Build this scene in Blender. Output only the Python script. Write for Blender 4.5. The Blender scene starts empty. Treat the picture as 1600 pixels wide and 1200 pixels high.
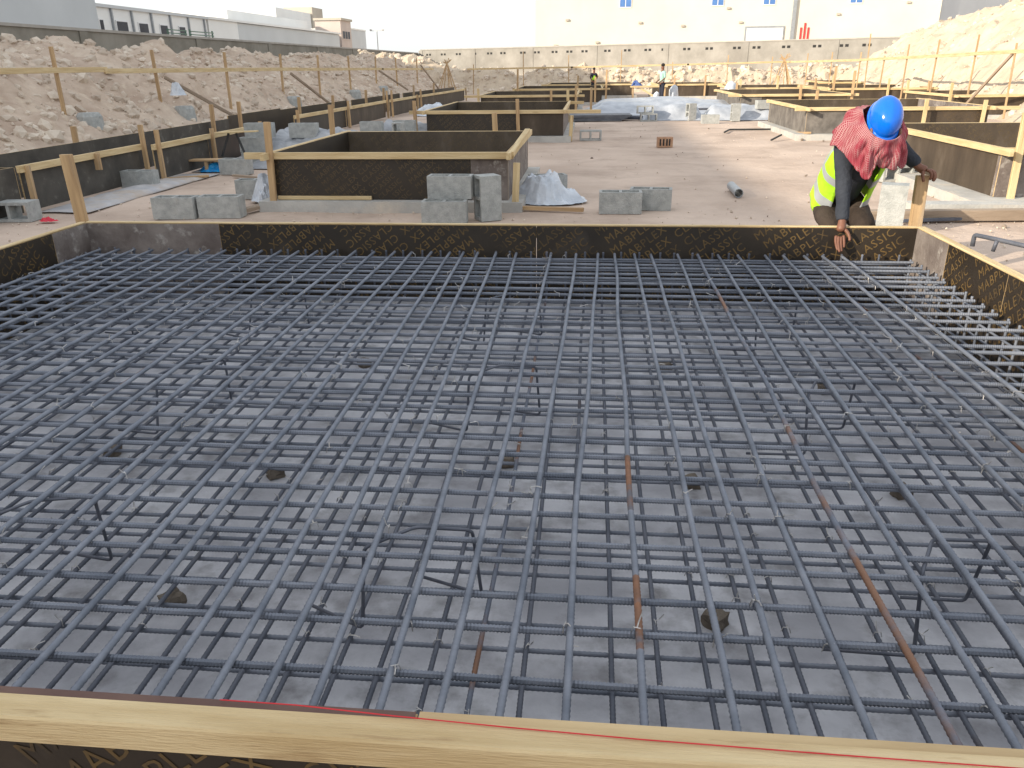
import bpy, bmesh, math, random
from mathutils import Vector, Matrix, noise
R=random.Random(7)
scn=bpy.context.scene
col=scn.collection
# ---------------------------------------------------------------- camera, light
cd=bpy.data.cameras.new('camera'); cam=bpy.data.objects.new('camera',cd); col.objects.link(cam)
RM=((0.99559543,-0.02440687,0.09052096),(0.09308615,0.37234459,-0.92341458),(-0.01116733,0.92777358,0.37297651))
cam.matrix_world=Matrix.Translation((0,0,1.45))@Matrix(RM).to_4x4()
cd.sensor_width=36; cd.lens=27.9; cd.clip_start=.05; cd.clip_end=2000
scn.camera=cam
SUN_EL=math.radians(20); SX,SY=-.8,-.6
w=bpy.data.worlds.new('World'); scn.world=w; w.use_nodes=True
nt=w.node_tree; bg=nt.nodes['Background']
sk=nt.nodes.new('ShaderNodeTexSky'); sk.sky_type='NISHITA'; sk.sun_disc=False
sk.sun_elevation=SUN_EL; sk.sun_rotation=math.atan2(SX,SY); sk.air_density=1.0; sk.dust_density=2.0; sk.ozone_density=1.0
hz=nt.nodes.new('ShaderNodeMix'); hz.data_type='RGBA'; hz.inputs[0].default_value=.72      # dusty haze whitening the whole sky evenly
hz.inputs[7].default_value=(4.9,5.05,5.15,1); nt.links.new(sk.outputs[0],hz.inputs[6]); nt.links.new(hz.outputs[2],bg.inputs[0]); bg.inputs[1].default_value=.14
sd=bpy.data.lights.new('sun','SUN'); sun=bpy.data.objects.new('sun',sd); col.objects.link(sun)
sd.energy=3.7; sd.angle=math.radians(.6); sd.color=(1,.9,.74)
c=math.cos(SUN_EL); sun.rotation_euler=Vector((-SX*c,-SY*c,-math.sin(SUN_EL))).to_track_quat('-Z','Y').to_euler()
scn.view_settings.view_transform='Standard'; scn.view_settings.look='None'
scn.view_settings.exposure=.8; scn.view_settings.gamma=1; scn.view_settings.use_curve_mapping=False

# ---------------------------------------------------------------- helpers
WM={}
def link(name,me,loc=(0,0,0),rot=None,parent=None):
    o=bpy.data.objects.new(name,me); col.objects.link(o)
    m=Matrix.Translation(loc)
    if rot is not None: m=m@(rot.to_4x4() if isinstance(rot,Matrix) else Matrix.Rotation(rot,4,'Z'))
    WM[o]=m
    if parent is not None:
        o.parent=parent; o.matrix_basis=WM[parent].inverted()@m
    else: o.matrix_basis=m
    return o
def tag(o,label=None,cat=None,group=None,kind=None):
    if label:o['label']=label
    if cat:o['category']=cat
    if group:o['group']=group
    if kind:o['kind']=kind
    return o
def thing(name,label,cat,loc=(0,0,0),rot=None,group=None):
    return tag(link(name,None,loc,rot),label,cat,group)
def mesh(name,v,f,mats=(),fm=None,smooth=False):
    me=bpy.data.meshes.new(name); me.from_pydata(v,[],f)
    for m in mats: me.materials.append(m)
    if fm: me.polygons.foreach_set('material_index',fm)
    if smooth: me.polygons.foreach_set('use_smooth',[True]*len(me.polygons))
    me.update(); return me
class MB:
    def __init__(s): s.v=[];s.f=[];s.m=[]
    def add(s,v,f,mi=0,M=None):
        n=len(s.v)
        s.v+= [tuple(M@Vector(p)) for p in v] if M is not None else [tuple(p) for p in v]
        s.f+=[tuple(i+n for i in q) for q in f]; s.m+=[mi]*len(f)
    def box(s,a,b,mi=0,M=None):
        x0,y0,z0=a;x1,y1,z1=b
        s.add([(x0,y0,z0),(x1,y0,z0),(x1,y1,z0),(x0,y1,z0),(x0,y0,z1),(x1,y0,z1),(x1,y1,z1),(x0,y1,z1)],
              [(0,3,2,1),(4,5,6,7),(0,1,5,4),(1,2,6,5),(2,3,7,6),(3,0,4,7)],mi,M)
    def mesh(s,name,mats,smooth=False): return mesh(name,s.v,s.f,mats,s.m,smooth)
def fr(d):
    d=d.normalized(); a=Vector((0,0,1)) if abs(d.z)<.9 else Vector((1,0,0))
    u=d.cross(a).normalized(); return u,u.cross(d).normalized()
def tube(mb,pts,r,n=8,mi=0,closed=True):
    pts=[Vector(p) for p in pts]; L=len(pts); v=[];f=[]
    u=None
    for i,p in enumerate(pts):
        d=(pts[min(i+1,L-1)]-pts[max(i-1,0)]).normalized()
        if u is None: u,w_=fr(d)
        else:
            u=(u-d*u.dot(d)).normalized()
        w_=d.cross(u)
        rr=r[i] if isinstance(r,(list,tuple)) else r
        for k in range(n):
            a=2*math.pi*k/n; v.append(p+u*math.cos(a)*rr+w_*math.sin(a)*rr)
    for i in range(L-1):
        for k in range(n):
            a=i*n+k;b=i*n+(k+1)%n; f.append((a,b,b+n,a+n))
    if closed: f.append(tuple(range(n-1,-1,-1))); f.append(tuple((L-1)*n+k for k in range(n)))
    mb.add(v,f,mi)
def fillet(pts,r,k=4):
    pts=[Vector(p) for p in pts]; out=[pts[0]]
    for i in range(1,len(pts)-1):
        a,b,c_=pts[i-1],pts[i],pts[i+1]; p=b+(a-b).normalized()*r; q=b+(c_-b).normalized()*r
        for j in range(k+1):
            t=j/k; out.append(p*(1-t)**2+b*2*t*(1-t)+q*t*t)
    out.append(pts[-1]); return out
# ---------------------------------------------------------------- materials
def hexc(r,g,b): return (r,g,b,1)
def mat(name,c1,c2=None,scale=5.,rough=.8,bump=0.,bscale=None,stretch=(1,1,1),detail=6,metal=0,c3=None,s3=1.,t3=(.55,.7),spec=.4,rand=True,coord='Object',mid=(.35,.65)):
    m=bpy.data.materials.new(name); m.use_nodes=True; n=m.node_tree.nodes; l=m.node_tree.links
    p=n['Principled BSDF']; p.inputs['Roughness'].default_value=rough; p.inputs['Metallic'].default_value=metal
    p.inputs['Specular IOR Level'].default_value=spec
    c2=c2 or c1
    tc=n.new('ShaderNodeTexCoord'); mp=n.new('ShaderNodeMapping'); mp.inputs['Scale'].default_value=stretch
    l.new(tc.outputs[coord],mp.inputs[0])
    vec=mp.outputs[0]
    if rand:
        oi=n.new('ShaderNodeObjectInfo'); ad=n.new('ShaderNodeVectorMath'); ad.operation='ADD'
        mu=n.new('ShaderNodeMath'); mu.operation='MULTIPLY'; mu.inputs[1].default_value=37.
        l.new(oi.outputs['Random'],mu.inputs[0]); l.new(mp.outputs[0],ad.inputs[0]); l.new(mu.outputs[0],ad.inputs[1]); vec=ad.outputs[0]
    t=n.new('ShaderNodeTexNoise'); t.inputs['Scale'].default_value=scale; t.inputs['Detail'].default_value=detail; t.inputs['Roughness'].default_value=.62
    l.new(vec,t.inputs[0])
    r=n.new('ShaderNodeValToRGB'); r.color_ramp.elements[0].position=mid[0]; r.color_ramp.elements[1].position=mid[1]
    r.color_ramp.elements[0].color=(*c1,1); r.color_ramp.elements[1].color=(*c2,1)
    l.new(t.outputs[0],r.inputs[0]); out=r.outputs[0]
    if c3:
        t2=n.new('ShaderNodeTexNoise'); t2.inputs['Scale'].default_value=s3; t2.inputs['Detail'].default_value=7; t2.inputs['Roughness'].default_value=.65
        l.new(vec,t2.inputs[0]); r2=n.new('ShaderNodeValToRGB'); r2.color_ramp.elements[0].position=t3[0]; r2.color_ramp.elements[1].position=t3[1]
        r2.color_ramp.elements[0].color=(0,0,0,1); r2.color_ramp.elements[1].color=(1,1,1,1); l.new(t2.outputs[0],r2.inputs[0])
        mx=n.new('ShaderNodeMix'); mx.data_type='RGBA'; l.new(r2.outputs[0],mx.inputs[0]); l.new(out,mx.inputs[6]); mx.inputs[7].default_value=(*c3,1); out=mx.outputs[2]
    l.new(out,p.inputs['Base Color'])
    if bump:
        b=n.new('ShaderNodeBump'); b.inputs['Strength'].default_value=min(1,bump); b.inputs['Distance'].default_value=.02 if bump<=1 else .05
        t4=n.new('ShaderNodeTexNoise'); t4.inputs['Scale'].default_value=bscale or scale*3; t4.inputs['Detail'].default_value=5; l.new(vec,t4.inputs[0])
        l.new(t4.outputs[0],b.inputs['Height']); l.new(b.outputs[0],p.inputs['Normal'])
    return m
SAND=mat('sand',(.47,.365,.295),(.59,.47,.385),.7,.95,.6,12,c3=(.37,.285,.23),s3=.8,t3=(.5,.72),rand=False,spec=.1)
SPOIL=mat('spoil_earth',(.42,.32,.25),(.58,.475,.38),1.6,.97,.8,14,c3=(.60,.50,.39),s3=3.5,t3=(.56,.68),rand=False,spec=.1)
ROCK=mat('rock',(.44,.36,.29),(.68,.59,.49),.9,.95,.4,20,rand=False,spec=.1)
SPOILR=mat('pale_spoil_earth',(.45,.365,.275),(.58,.485,.375),1.2,.97,.8,10,c3=(.33,.255,.18),s3=2.2,t3=(.58,.72),rand=False,spec=.1)
BLIND=mat('blinding_concrete',(.40,.395,.42),(.60,.595,.62),2.6,.85,.2,30,c3=(.21,.20,.20),s3=5.5,t3=(.50,.74),mid=(.40,.60),rand=False,spec=.25)
PAD=mat('pad_concrete',(.38,.37,.35),(.50,.49,.46),3,.9,.3,40,c3=(.58,.52,.44),s3=2,t3=(.5,.7))
BLOCK=mat('block_concrete',(.31,.32,.31),(.44,.445,.43),14,.95,.5,90,c3=(.42,.41,.38),s3=5,t3=(.58,.75))
FILM=mat('phenolic_film',(.018,.013,.009),(.032,.023,.015),3,.45,.05,20,c3=(.075,.06,.048),s3=1.8,t3=(.58,.85),spec=.5)
FILMD=mat('dusty_phenolic_film',(.045,.032,.021),(.085,.062,.042),2.5,.6,.05,20,c3=(.14,.115,.09),s3=2.5,t3=(.55,.85),stretch=(1,1,.4))
STRIPM=mat('old_dark_ply',(.045,.040,.034),(.085,.076,.064),3,.7,.2,20,c3=(.16,.15,.13),s3=6,t3=(.6,.75))
STAIN=mat('cement_stained_ply',(.12,.095,.085),(.24,.205,.185),4,.8,.3,30,c3=(.38,.35,.32),s3=9,t3=(.56,.70))
PALE=mat('weathered_film',(.10,.088,.078),(.20,.18,.16),4,.7,.1,20,c3=(.28,.25,.22),s3=3,t3=(.55,.8))
PLYEDGE=mat('ply_edge',(.42,.29,.15),(.60,.45,.25),8,.8,.2,60,stretch=(.15,1,6))
PINE=mat('pine',(.52,.375,.19),(.70,.55,.32),2.2,.7,.35,30,stretch=(.8,9,9),c3=(.36,.23,.11),s3=2.6,t3=(.60,.70))
PINE2=mat('weathered_pine',(.36,.23,.12),(.56,.385,.21),2.6,.75,.2,30,stretch=(.5,7,7),c3=(.30,.25,.2),s3=2,t3=(.55,.75))
GREYW=mat('grey_timber',(.24,.18,.13),(.36,.28,.21),3,.85,.2,30,stretch=(.5,6,6))
PRINT=mat('print_gold',(.11,.068,.025),(.17,.108,.040),2.5,.5,c3=(.042,.031,.020),s3=6,t3=(.47,.68))
PRINTD=mat('print_dim',(.085,.058,.028),(.12,.082,.04),3,.5,c3=(.035,.025,.016),s3=6,t3=(.45,.65))
STEEL=mat('blue_grey_steel',(.122,.138,.172),(.225,.24,.28),7,.62,.15,60,stretch=(.3,1,1),metal=.15,c3=(.11,.085,.07),s3=1.6,t3=(.66,.84))
STEELD=mat('dull_steel',(.08,.088,.112),(.14,.147,.175),7,.6,.15,60,metal=.3,c3=(.09,.06,.045),s3=2.,t3=(.60,.8))
RUSTY=mat('part_rusted_steel',(.105,.120,.155),(.19,.205,.25),7,.65,.15,60,metal=.1,c3=(.22,.115,.07),s3=1.9,t3=(.52,.62))
WIRE=mat('tie_wire',(.35,.33,.32),(.6,.58,.56),30,.4,metal=.6)
SPACER=mat('spacer_mortar',(.11,.09,.07),(.17,.14,.11),12,.95,.4,50)
SHEET=mat('polythene_sheet',(.27,.29,.33),(.42,.44,.48),2.5,.3,.6,5,spec=.6,c3=(.17,.20,.25),s3=1.5,t3=(.55,.75))
SHEETW=mat('clear_polythene',(.42,.46,.52),(.62,.65,.70),4,.25,.8,8,spec=.6)
TARP=mat('grey_tarp',(.25,.26,.28),(.38,.39,.41),5,.6,.7,9)
GREYSTACK=mat('dark_board',(.09,.095,.11),(.15,.155,.17),5,.6)
WALLC=mat('boundary_wall_render',(.19,.175,.145),(.26,.24,.205),.8,.95,.3,8,rand=False,c3=(.31,.29,.25),s3=.4,t3=(.5,.8))
WALLB=mat('pale_block_wall',(.25,.235,.21),(.34,.32,.29),.9,.95,.3,6,rand=False,c3=(.21,.195,.175),s3=.3,t3=(.5,.75))
COPING=mat('wall_coping',(.32,.30,.27),(.40,.375,.34),2,.95,rand=False)
CREAM=mat('cream_cladding',(.65,.61,.51),(.71,.67,.57),.25,.8,rand=False)
WHITE=mat('white_cladding',(.74,.74,.72),(.80,.80,.78),.3,.7,rand=False)
GREYB=mat('grey_cladding',(.50,.52,.53),(.56,.58,.59),.3,.7,rand=False)
PINKB=mat('pinkish_render',(.50,.42,.38),(.58,.50,.45),.4,.9,rand=False)
TANB=mat('tan_render',(.42,.38,.32),(.50,.45,.38),.4,.9,rand=False)
BLUEG=mat('blue_glass',(.06,.16,.42),(.09,.22,.5),1,.12,spec=.8)
DARKG=mat('dark_glass',(.02,.023,.035),(.04,.045,.06),1,.5,spec=.3)
FRAMEW=mat('white_frame',(.75,.75,.75)); DARK=mat('painted_hole_shade',(.02,.02,.02))  # near-black material paints the shade inside holes
REDP=mat('red_paint',(.6,.04,.04),(.5,.06,.05),3,.5); GREENP=mat('green_paint',(.10,.17,.13),(.14,.22,.17),3,.5)
GREYP=mat('grey_pipe',(.25,.27,.29),(.32,.34,.36),5,.4); BLACKP=mat('black_rubber',(.02,.02,.02),(.04,.04,.04),5,.6)
REDPL=mat('red_plastic',(.65,.03,.06),(.55,.03,.06),5,.4); BLUEPL=mat('blue_plastic',(.01,.22,.55),(.02,.35,.7),5,.35,.5,12)
BRICK=mat('clay_brick',(.36,.20,.12),(.46,.29,.19),12,.9,.3,60)
SKIN=mat('skin',(.15,.062,.038),(.21,.095,.06),9,.5,.15,60,spec=.35)
SHIRT=mat('dark_shirt',(.030,.034,.044),(.048,.053,.066),5,.9,.5,40,spec=.2)
TROUS=mat('brown_trousers',(.035,.026,.022),(.06,.045,.036),5,.9,.5,40,spec=.2)
HIVIS=mat('hi_vis_yellow',(.33,.66,.015),(.42,.76,.03),5,.7,.4,20)
REFL=mat('reflective_tape',(.30,.32,.34),(.38,.40,.42),5,.35)
HELM=mat('blue_helmet',(.003,.12,.62),(.004,.155,.72),3,.16,spec=.6)
HAIR=mat('black_hair',(.012,.010,.010),(.02,.018,.016),20,.8)
MINT=mat('mint_shirt',(.30,.52,.44),(.38,.60,.52),5,.9)
NAVY=mat('dark_cloth',(.02,.022,.035),(.03,.033,.05),5,.9)
STRING=mat('red_string',(.55,.02,.03),(.62,.04,.05),9,.7)
LAMP=mat('galvanised',(.45,.45,.45),(.55,.55,.55),5,.5)
BAR_END=WIRE
def keff():
    m=bpy.data.materials.new('red_check_cloth'); m.use_nodes=True; n=m.node_tree.nodes; l=m.node_tree.links; p=n['Principled BSDF']
    p.inputs['Roughness'].default_value=.9; p.inputs['Specular IOR Level'].default_value=.15
    uv=n.new('ShaderNodeUVMap'); uv.uv_map='UVMap'; sx=n.new('ShaderNodeSeparateXYZ'); l.new(uv.outputs[0],sx.inputs[0])
    outs=[]
    for i,s in ((0,78),(1,42)):
        a=n.new('ShaderNodeMath');a.operation='MULTIPLY';a.inputs[1].default_value=s;l.new(sx.outputs[i],a.inputs[0])
        b=n.new('ShaderNodeMath');b.operation='FRACT';l.new(a.outputs[0],b.inputs[0])
        d=n.new('ShaderNodeMath');d.operation='LESS_THAN';d.inputs[1].default_value=.30;l.new(b.outputs[0],d.inputs[0]); outs.append(d.outputs[0])
    mx=n.new('ShaderNodeMath');mx.operation='MAXIMUM';l.new(outs[0],mx.inputs[0]);l.new(outs[1],mx.inputs[1])
    t=n.new('ShaderNodeTexNoise');t.inputs['Scale'].default_value=9; tc=n.new('ShaderNodeTexCoord'); l.new(tc.outputs['Object'],t.inputs[0])
    mm=n.new('ShaderNodeMath');mm.operation='MULTIPLY';l.new(mx.outputs[0],mm.inputs[0])
    rr=n.new('ShaderNodeMapRange');rr.inputs[1].default_value=.38;rr.inputs[2].default_value=.6;rr.inputs[3].default_value=.1;rr.inputs[4].default_value=.75;l.new(t.outputs[0],rr.inputs[0]);l.new(rr.outputs[0],mm.inputs[1])
    c_=n.new('ShaderNodeMix');c_.data_type='RGBA';c_.inputs[6].default_value=(.25,.032,.05,1);c_.inputs[7].default_value=(.43,.31,.30,1);l.new(mm.outputs[0],c_.inputs[0])
    l.new(c_.outputs[2],p.inputs['Base Color']); return m
KEFF=keff()

# ---------------------------------------------------------------- generic builders
def board(name,p0,p1,w_,h_,m,parent,up=(0,0,1),bev=.003,**kw):
    """timber from p0 to p1 (centre line); local X along the grain"""
    p0=Vector(p0);p1=Vector(p1); x=(p1-p0); L=x.length; x.normalize(); z=Vector(up); z=(z-x*z.dot(x))
    if z.length<.1: z=Vector((0,1,0)); z=z-x*z.dot(x)
    z.normalize(); y=z.cross(x)
    key=('b',round(L,2),round(w_,3),round(h_,3),m.name)
    me=CACHE.get(key)
    if me is None:
        bm=bmesh.new(); bmesh.ops.create_cube(bm,size=1)
        for v in bm.verts: v.co=Vector(((v.co.x+.5)*L,v.co.y*w_,v.co.z*h_))
        if bev: bmesh.ops.bevel(bm,geom=bm.edges[:],offset=bev,segments=1,affect='EDGES')
        me=bpy.data.meshes.new(name); bm.to_mesh(me); bm.free(); me.materials.append(m); CACHE[key]=me
    rot=Matrix((x,y,z)).transposed()
    o=link(name,me,p0,rot,parent)
    return o
CACHE={}
# lettering
def word_mesh(s,size):
    cu=bpy.data.curves.new('t','FONT'); cu.body=s; cu.size=size; cu.resolution_u=2; cu.space_character=1.12
    cu.align_x='LEFT'
    o=bpy.data.objects.new('t',cu); col.objects.link(o); bpy.context.view_layer.update()
    me=o.to_mesh(); v=[p.co.copy() for p in me.vertices]; f=[tuple(p.vertices) for p in me.polygons]; o.to_mesh_clear()
    bpy.data.objects.remove(o); bpy.data.curves.remove(cu); return v,f
WORDS=[word_mesh(s,.078) for s in ('MABPLEX','CLASSIC')]
def print_mesh(L,H,m,key,flip=False,ang=38):
    k=('p',round(L,2),round(H,2),m.name,flip,key)
    if k in CACHE: return CACHE[k]
    ca,sa=math.cos(math.radians(ang)),math.sin(math.radians(ang)); mb=MB()
    rowh=.082; wl=.40; ext=L+H+.6
    for j in range(int(-ext/rowh),int(ext/rowh)):
        for i in range(int(-ext/wl),int(ext/wl)):
            u0=i*wl+.02*(j%2)+.013*key*11; v0=j*rowh
            x=u0*ca-v0*sa+L/2; z=u0*sa+v0*ca+H/2
            if x<-.35 or x>L+.1 or z<-.35 or z>H+.1: continue
            vv,ff=WORDS[i%2]
            V=[((u0+p.x)*ca-(v0+p.y)*sa+L/2,0,(u0+p.x)*sa+(v0+p.y)*ca+H/2) for p in vv]
            if flip: V=[(L-a,0,H-b) for a,_,b in V]
            mb.add(V,ff)
    bm=bmesh.new(); me=mb.mesh('print',[m]); bm.from_mesh(me)
    e=.004
    for co,no in (((e,0,0),(-1,0,0)),((L-e,0,0),(1,0,0)),((0,0,e),(0,0,-1)),((0,0,H-e),(0,0,1))):
        bmesh.ops.bisect_plane(bm,geom=bm.verts[:]+bm.edges[:]+bm.faces[:],plane_co=co,plane_no=no,clear_outer=True)
    bm.to_mesh(me); bm.free(); CACHE[k]=me; return me
PK=[0]
def panel(a,b,z0,z1,m,parent,pr=None,side=-1,flip=False,t=.018,label=None,name='plywood_panel'):
    """plywood sheet from plan point a to b; print side -1 = right-hand side walking a->b"""
    a=Vector((a[0],a[1],0));b=Vector((b[0],b[1],0)); L=(b-a).length; H=z1-z0
    ang=math.atan2(b.y-a.y,b.x-a.x)
    mb=MB(); mb.box((0,-t/2,0),(L,t/2,H)); mb.m=[1,1,0,1,0,1]
    o=link(name,mb.mesh(name,[m,PLYEDGE]),(a.x,a.y,z0),ang,parent)
    if label:o['label']=label
    if pr:
        PK[0]=(PK[0]+1)%3
        pm=print_mesh(L,H,pr,PK[0],flip)
        off=-(t/2+.0012)
        if side<0: M=Matrix.Translation((a.x,a.y,z0))@Matrix.Rotation(ang,4,'Z')@Matrix.Translation((0,off,0))
        else: M=Matrix.Translation((b.x,b.y,z0))@Matrix.Rotation(ang+math.pi,4,'Z')@Matrix.Translation((0,off,0))
        q=bpy.data.objects.new('print',pm); col.objects.link(q); q['kind']='stuff'; WM[q]=M; q.parent=o; q.matrix_basis=WM[o].inverted()@M
    return o

# ---------------------------------------------------------------- ground
FX0,FX1,FY0,FY1=-3.52,2.10,1.0,5.30     # inside faces of the footing form
def grid_axis(a,b,step,extra):
    xs=set(extra); n=int((b-a)/step)
    for i in range(n+1): 
        v=round(a+(b-a)*i/n,3)
        if all(abs(v-e)>step*.3 for e in extra): xs.add(v)
    return sorted(xs)
ex=[-600,-300,-120,-60,FX0-.012,FX0-.004,FX1+.004,FX1+.012,45,80,150,300,600]
ey=[-300,-100,-40,-10,FY0-.012,FY0-.004,FY1+.004,FY1+.012,60,80,120,200,400,900]
xs=grid_axis(-34,30,.25,ex); ys=grid_axis(-4,50,.25,ey)
V=[];Fc=[]
for y in ys:
    for x in xs:
        z=0
        if -34<x<30 and -4<y<50:
            z=.018*noise.noise((x*.9,y*.9,0))+.008*noise.noise((x*3,y*3,4))-.012
        if FX0-.006<x<FX1+.006 and FY0-.006<y<FY1+.006: z=-.35
        V.append((x,y,z))
nx=len(xs)
for j in range(len(ys)-1):
    for i in range(nx-1): Fc.append((j*nx+i,j*nx+i+1,(j+1)*nx+i+1,(j+1)*nx+i))
g=link('ground',mesh('ground',V,Fc,[SAND],smooth=False)); tag(g,kind='structure')
mb=MB(); mb.box((FX0-.05,FY0-.05,-.2),(FX1+.05,FY1+.05,-.08))
tag(link('blinding_floor',mb.mesh('blinding_floor',[BLIND])),kind='structure')

# pebbles / lumps on the ground
def rock_proto(seed):
    r=random.Random(seed); bm=bmesh.new(); bmesh.ops.create_icosphere(bm,subdivisions=1,radius=1)
    for v in bm.verts: v.co*= .7+.5*r.random()
    vs=[v.co.copy() for v in bm.verts]; fs=[tuple(v.index for v in f.verts) for f in bm.faces]; bm.free(); return vs,fs
RP=[rock_proto(i) for i in range(8)]
def scatter(name,pts,m,label,kind='stuff'):
    mb=MB()
    for (p,s) in pts:
        v,f=R.choice(RP); M=Matrix.Translation(p)@Matrix.Rotation(R.random()*6.3,4,'Z')@Matrix.Rotation(R.random()*6.3,4,'X')@Matrix.Diagonal((s,s*(.6+.5*R.random()),s*(.5+.4*R.random()),1))
        mb.add(v,f,0,M)
    o=link(name,mb.mesh(name,[m])); tag(o,label,kind=kind); return o
pts=[]
for _ in range(3800):
    y=R.uniform(5.4,9)if R.random()<.4 else R.uniform(5.4,34); x=R.uniform(-7,11)
    pts.append(((x,y,0),.004+.012*R.random()**3))
for _ in range(500):
    y=R.uniform(3,9); x=R.uniform(2.3,6); pts.append(((x,y,0),.004+.012*R.random()**2))
scatter('pebbles',pts,ROCK,'small pale stones strewn over the sandy ground')

pts=[]
for _ in range(110):
    x,y=R.uniform(-6,6),5.5+20*R.random()**1.5
    pts.append(((x,y,.004),.010+.022*R.random()**3))
scatter('loose_scraps',pts,mat('dark_scrap',(.12,.09,.07),(.3,.24,.19),3,.9),'small dark scraps and wood chips scattered over the sand')
# ---------------------------------------------------------------- spoil heaps
def fbm(x,y,o=5,s=1.):
    return noise.fractal((x*s,y*s,2.3),1.0,2.1,o)
def heap(name,x0,x1,y0,y1,st,h,m,label,nrock,rk=ROCK,rs=(.03,.16),fine=.3):
    nxx=int((x1-x0)/st)+1; nyy=int((y1-y0)/st)+1; V=[];Fc=[]
    def H(x,y):
        b=h(x,y)
        if b<=-.2: return b
        a=min(1,max(0,b+.15)*1.2)
        return b+a*(fine*.55*fbm(x,y,6,1.1)+fine*.5*max(0,noise.noise((x*1.7,y*1.7,11)))+fine*.28*abs(noise.noise((x*3.1,y*3.1,1)))+fine*.2*abs(noise.noise((x*7,y*7,5))))
    for j in range(nyy):
        for i in range(nxx):
            x=x0+i*st+R.uniform(-.2,.2)*st; y=y0+j*st+R.uniform(-.2,.2)*st; V.append((x,y,H(x,y)))
    for j in range(nyy-1):
        for i in range(nxx-1):
            q=(j*nxx+i,j*nxx+i+1,(j+1)*nxx+i+1,(j+1)*nxx+i)
            if max(V[k][2] for k in q)>-.15: Fc.append(q)
    o=link(name,mesh(name,V,Fc,[m])); tag(o,label,kind='structure')
    pts=[]
    while len(pts)<nrock:
        x=R.uniform(x0,x1);y=y0+(y1-y0)*R.random()**1.6; b=H(x,y)
        if b>.12: pts.append(((x,y,b),rs[0]+(rs[1]-rs[0])*R.random()**3.6))
    scatter('loose_rocks',pts,rk,'broken pale rocks lying over the '+name.replace('_',' '))
def ss(a,b,x):
    t=min(1,max(0,(x-a)/(b-a))); return t*t*(3-2*t)
def hl(x,y):
    wob=.4*noise.noise((y*.35,1,0)); xx=x+wob*.6
    crest=1.78+.30*noise.noise((y*.5,7,0))+.22*noise.noise((y*1.4,3,0))+.25*ss(20,12,y)
    up=ss(-6.9,-11.3,xx)**.85; dn=ss(-13.1,-11.6,x)
    end=ss(52,44,y)
    return (crest*up*(.55+.45*dn)+.02)*end-.1+(-.25 if x>-6.95 else 0)
heap('left_spoil_bank',-12.95,-6.9,3,52,.13,hl,SPOIL,'pinkish spoil bank',12000,ROCK,(.012,.15),.46)
def hr(x,y):
    toe=10.1+1.2*ss(30,46,y)+.5*noise.noise((y*.3,9,0))
    crest=(3.9-.9*ss(24,44,y)+.3*noise.noise((y*.4,11,0)))
    a=ss(toe,toe+5.6,x)**.9
    end=ss(53,44,y)*ss(14,19,y)
    return crest*a*end-.1
heap('right_spoil_heap',9.2,26,13,54,.2,hr,SPOILR,'pale sunlit spoil heap',3600,ROCK,(.03,.16),.45)
def hb(x,y):
    c_=48.5+.6*noise.noise((x*.3,4,0)); d=1-min(1,abs(y-c_)/2.4)
    hh=1.15+.3*noise.noise((x*.6,2,0))+.2*noise.noise((x*1.7,8,0))+1.0*ss(-6.5,-11,x)
    return hh*ss(0,1,d)*ss(19,15,x)-.1
heap('back_spoil_ridge',-16,19,45.6,51.4,.2,hb,SPOILR,'pale spoil ridge',2600,ROCK,(.04,.22),.6)

# ---------------------------------------------------------------- boundary walls
def wall(name,p,q,h,th,m,label,pier=0,holes=False):
    p=Vector((*p,0));q=Vector((*q,0)); L=(q-p).length; ang=math.atan2(q.y-p.y,q.x-p.x)
    t=thing(name,label,'wall',p,ang)
    M=WM[t]
    def put(nm,mb,mm,kind=None):
        o=link(nm,mb.mesh(nm,[mm]),(0,0,0)); WM[o]=M.copy(); o.parent=t; o.matrix_basis=Matrix(); 
        if kind:o['kind']=kind
        return o
    mb=MB(); mb.box((0,0,-.3),(L,th,h)); put('wall_face',mb,m)
    mb=MB(); mb.box((-.03,-.04,h),(L+.03,th+.04,h+.07)); put('coping',mb,COPING)
    if pier:
        n=int(L/pier)
        for i in range(n+1):
            mb=MB(); mb.box((i*L/n-.2,-.035,-.3),(i*L/n+.2,-.001,h-.01)); put('pier',mb,m)
    if holes:
        mb=MB(); x=.6
        while x<L-1:
            for dx in (0,.32): mb.box((x+dx,-.006,h-.42),(x+dx+.2,.02,h-.27))
            x+=R.choice((1.3,1.6,1.9))
        put('painted_drain_holes',mb,DARK,'stuff')  # no real recess: black boxes on the wall paint the holes' inner shade
    return t
wall('boundary_wall',(-13.0,-6),(-14.55,71),2.42,.2,WALLC,'long dark grey rendered wall behind the left spoil bank',6.5)
wall('boundary_wall',(-14.3,71),(19.5,51),2.66,.2,WALLB,'pale block wall across the back below the cream building',5.2,True)

# ---------------------------------------------------------------- buildings
def bplace(name,label,loc,ang): return thing(name,label,'building',loc,math.radians(ang))
def bpart(t,nm,boxes,m,kind=None):
    mb=MB()
    for a,b in boxes: mb.box(a,b)
    o=link(nm,mb.mesh(nm,[m])); WM[o]=WM[t].copy(); o.parent=t; o.matrix_basis=Matrix()
    if kind:o['kind']=kind
    return o
def sub(o,nm,a,b,m):
    mb=MB(); mb.box(a,b); q=link(nm,mb.mesh(nm,[m])); WM[q]=WM[o].copy(); q.parent=o; q.matrix_basis=Matrix(); return q
# big pale shed on the left (casts the shade over the footing)
t=bplace('warehouse','tall pale grey warehouse rising out of frame above the left wall',(-20,-24,0),0)
bpart(t,'wall',[((-26,0,0),(0,57.7,9.85))],GREYB); bpart(t,'roof',[((-26.2,-.2,9.85),(.15,57.9,10.0))],WHITE)
for i in range(1,9): bpart(t,'cladding_seam',[((.001,i*6.4,0),(.025,i*6.4+.05,9.83))],GREYB)
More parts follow.
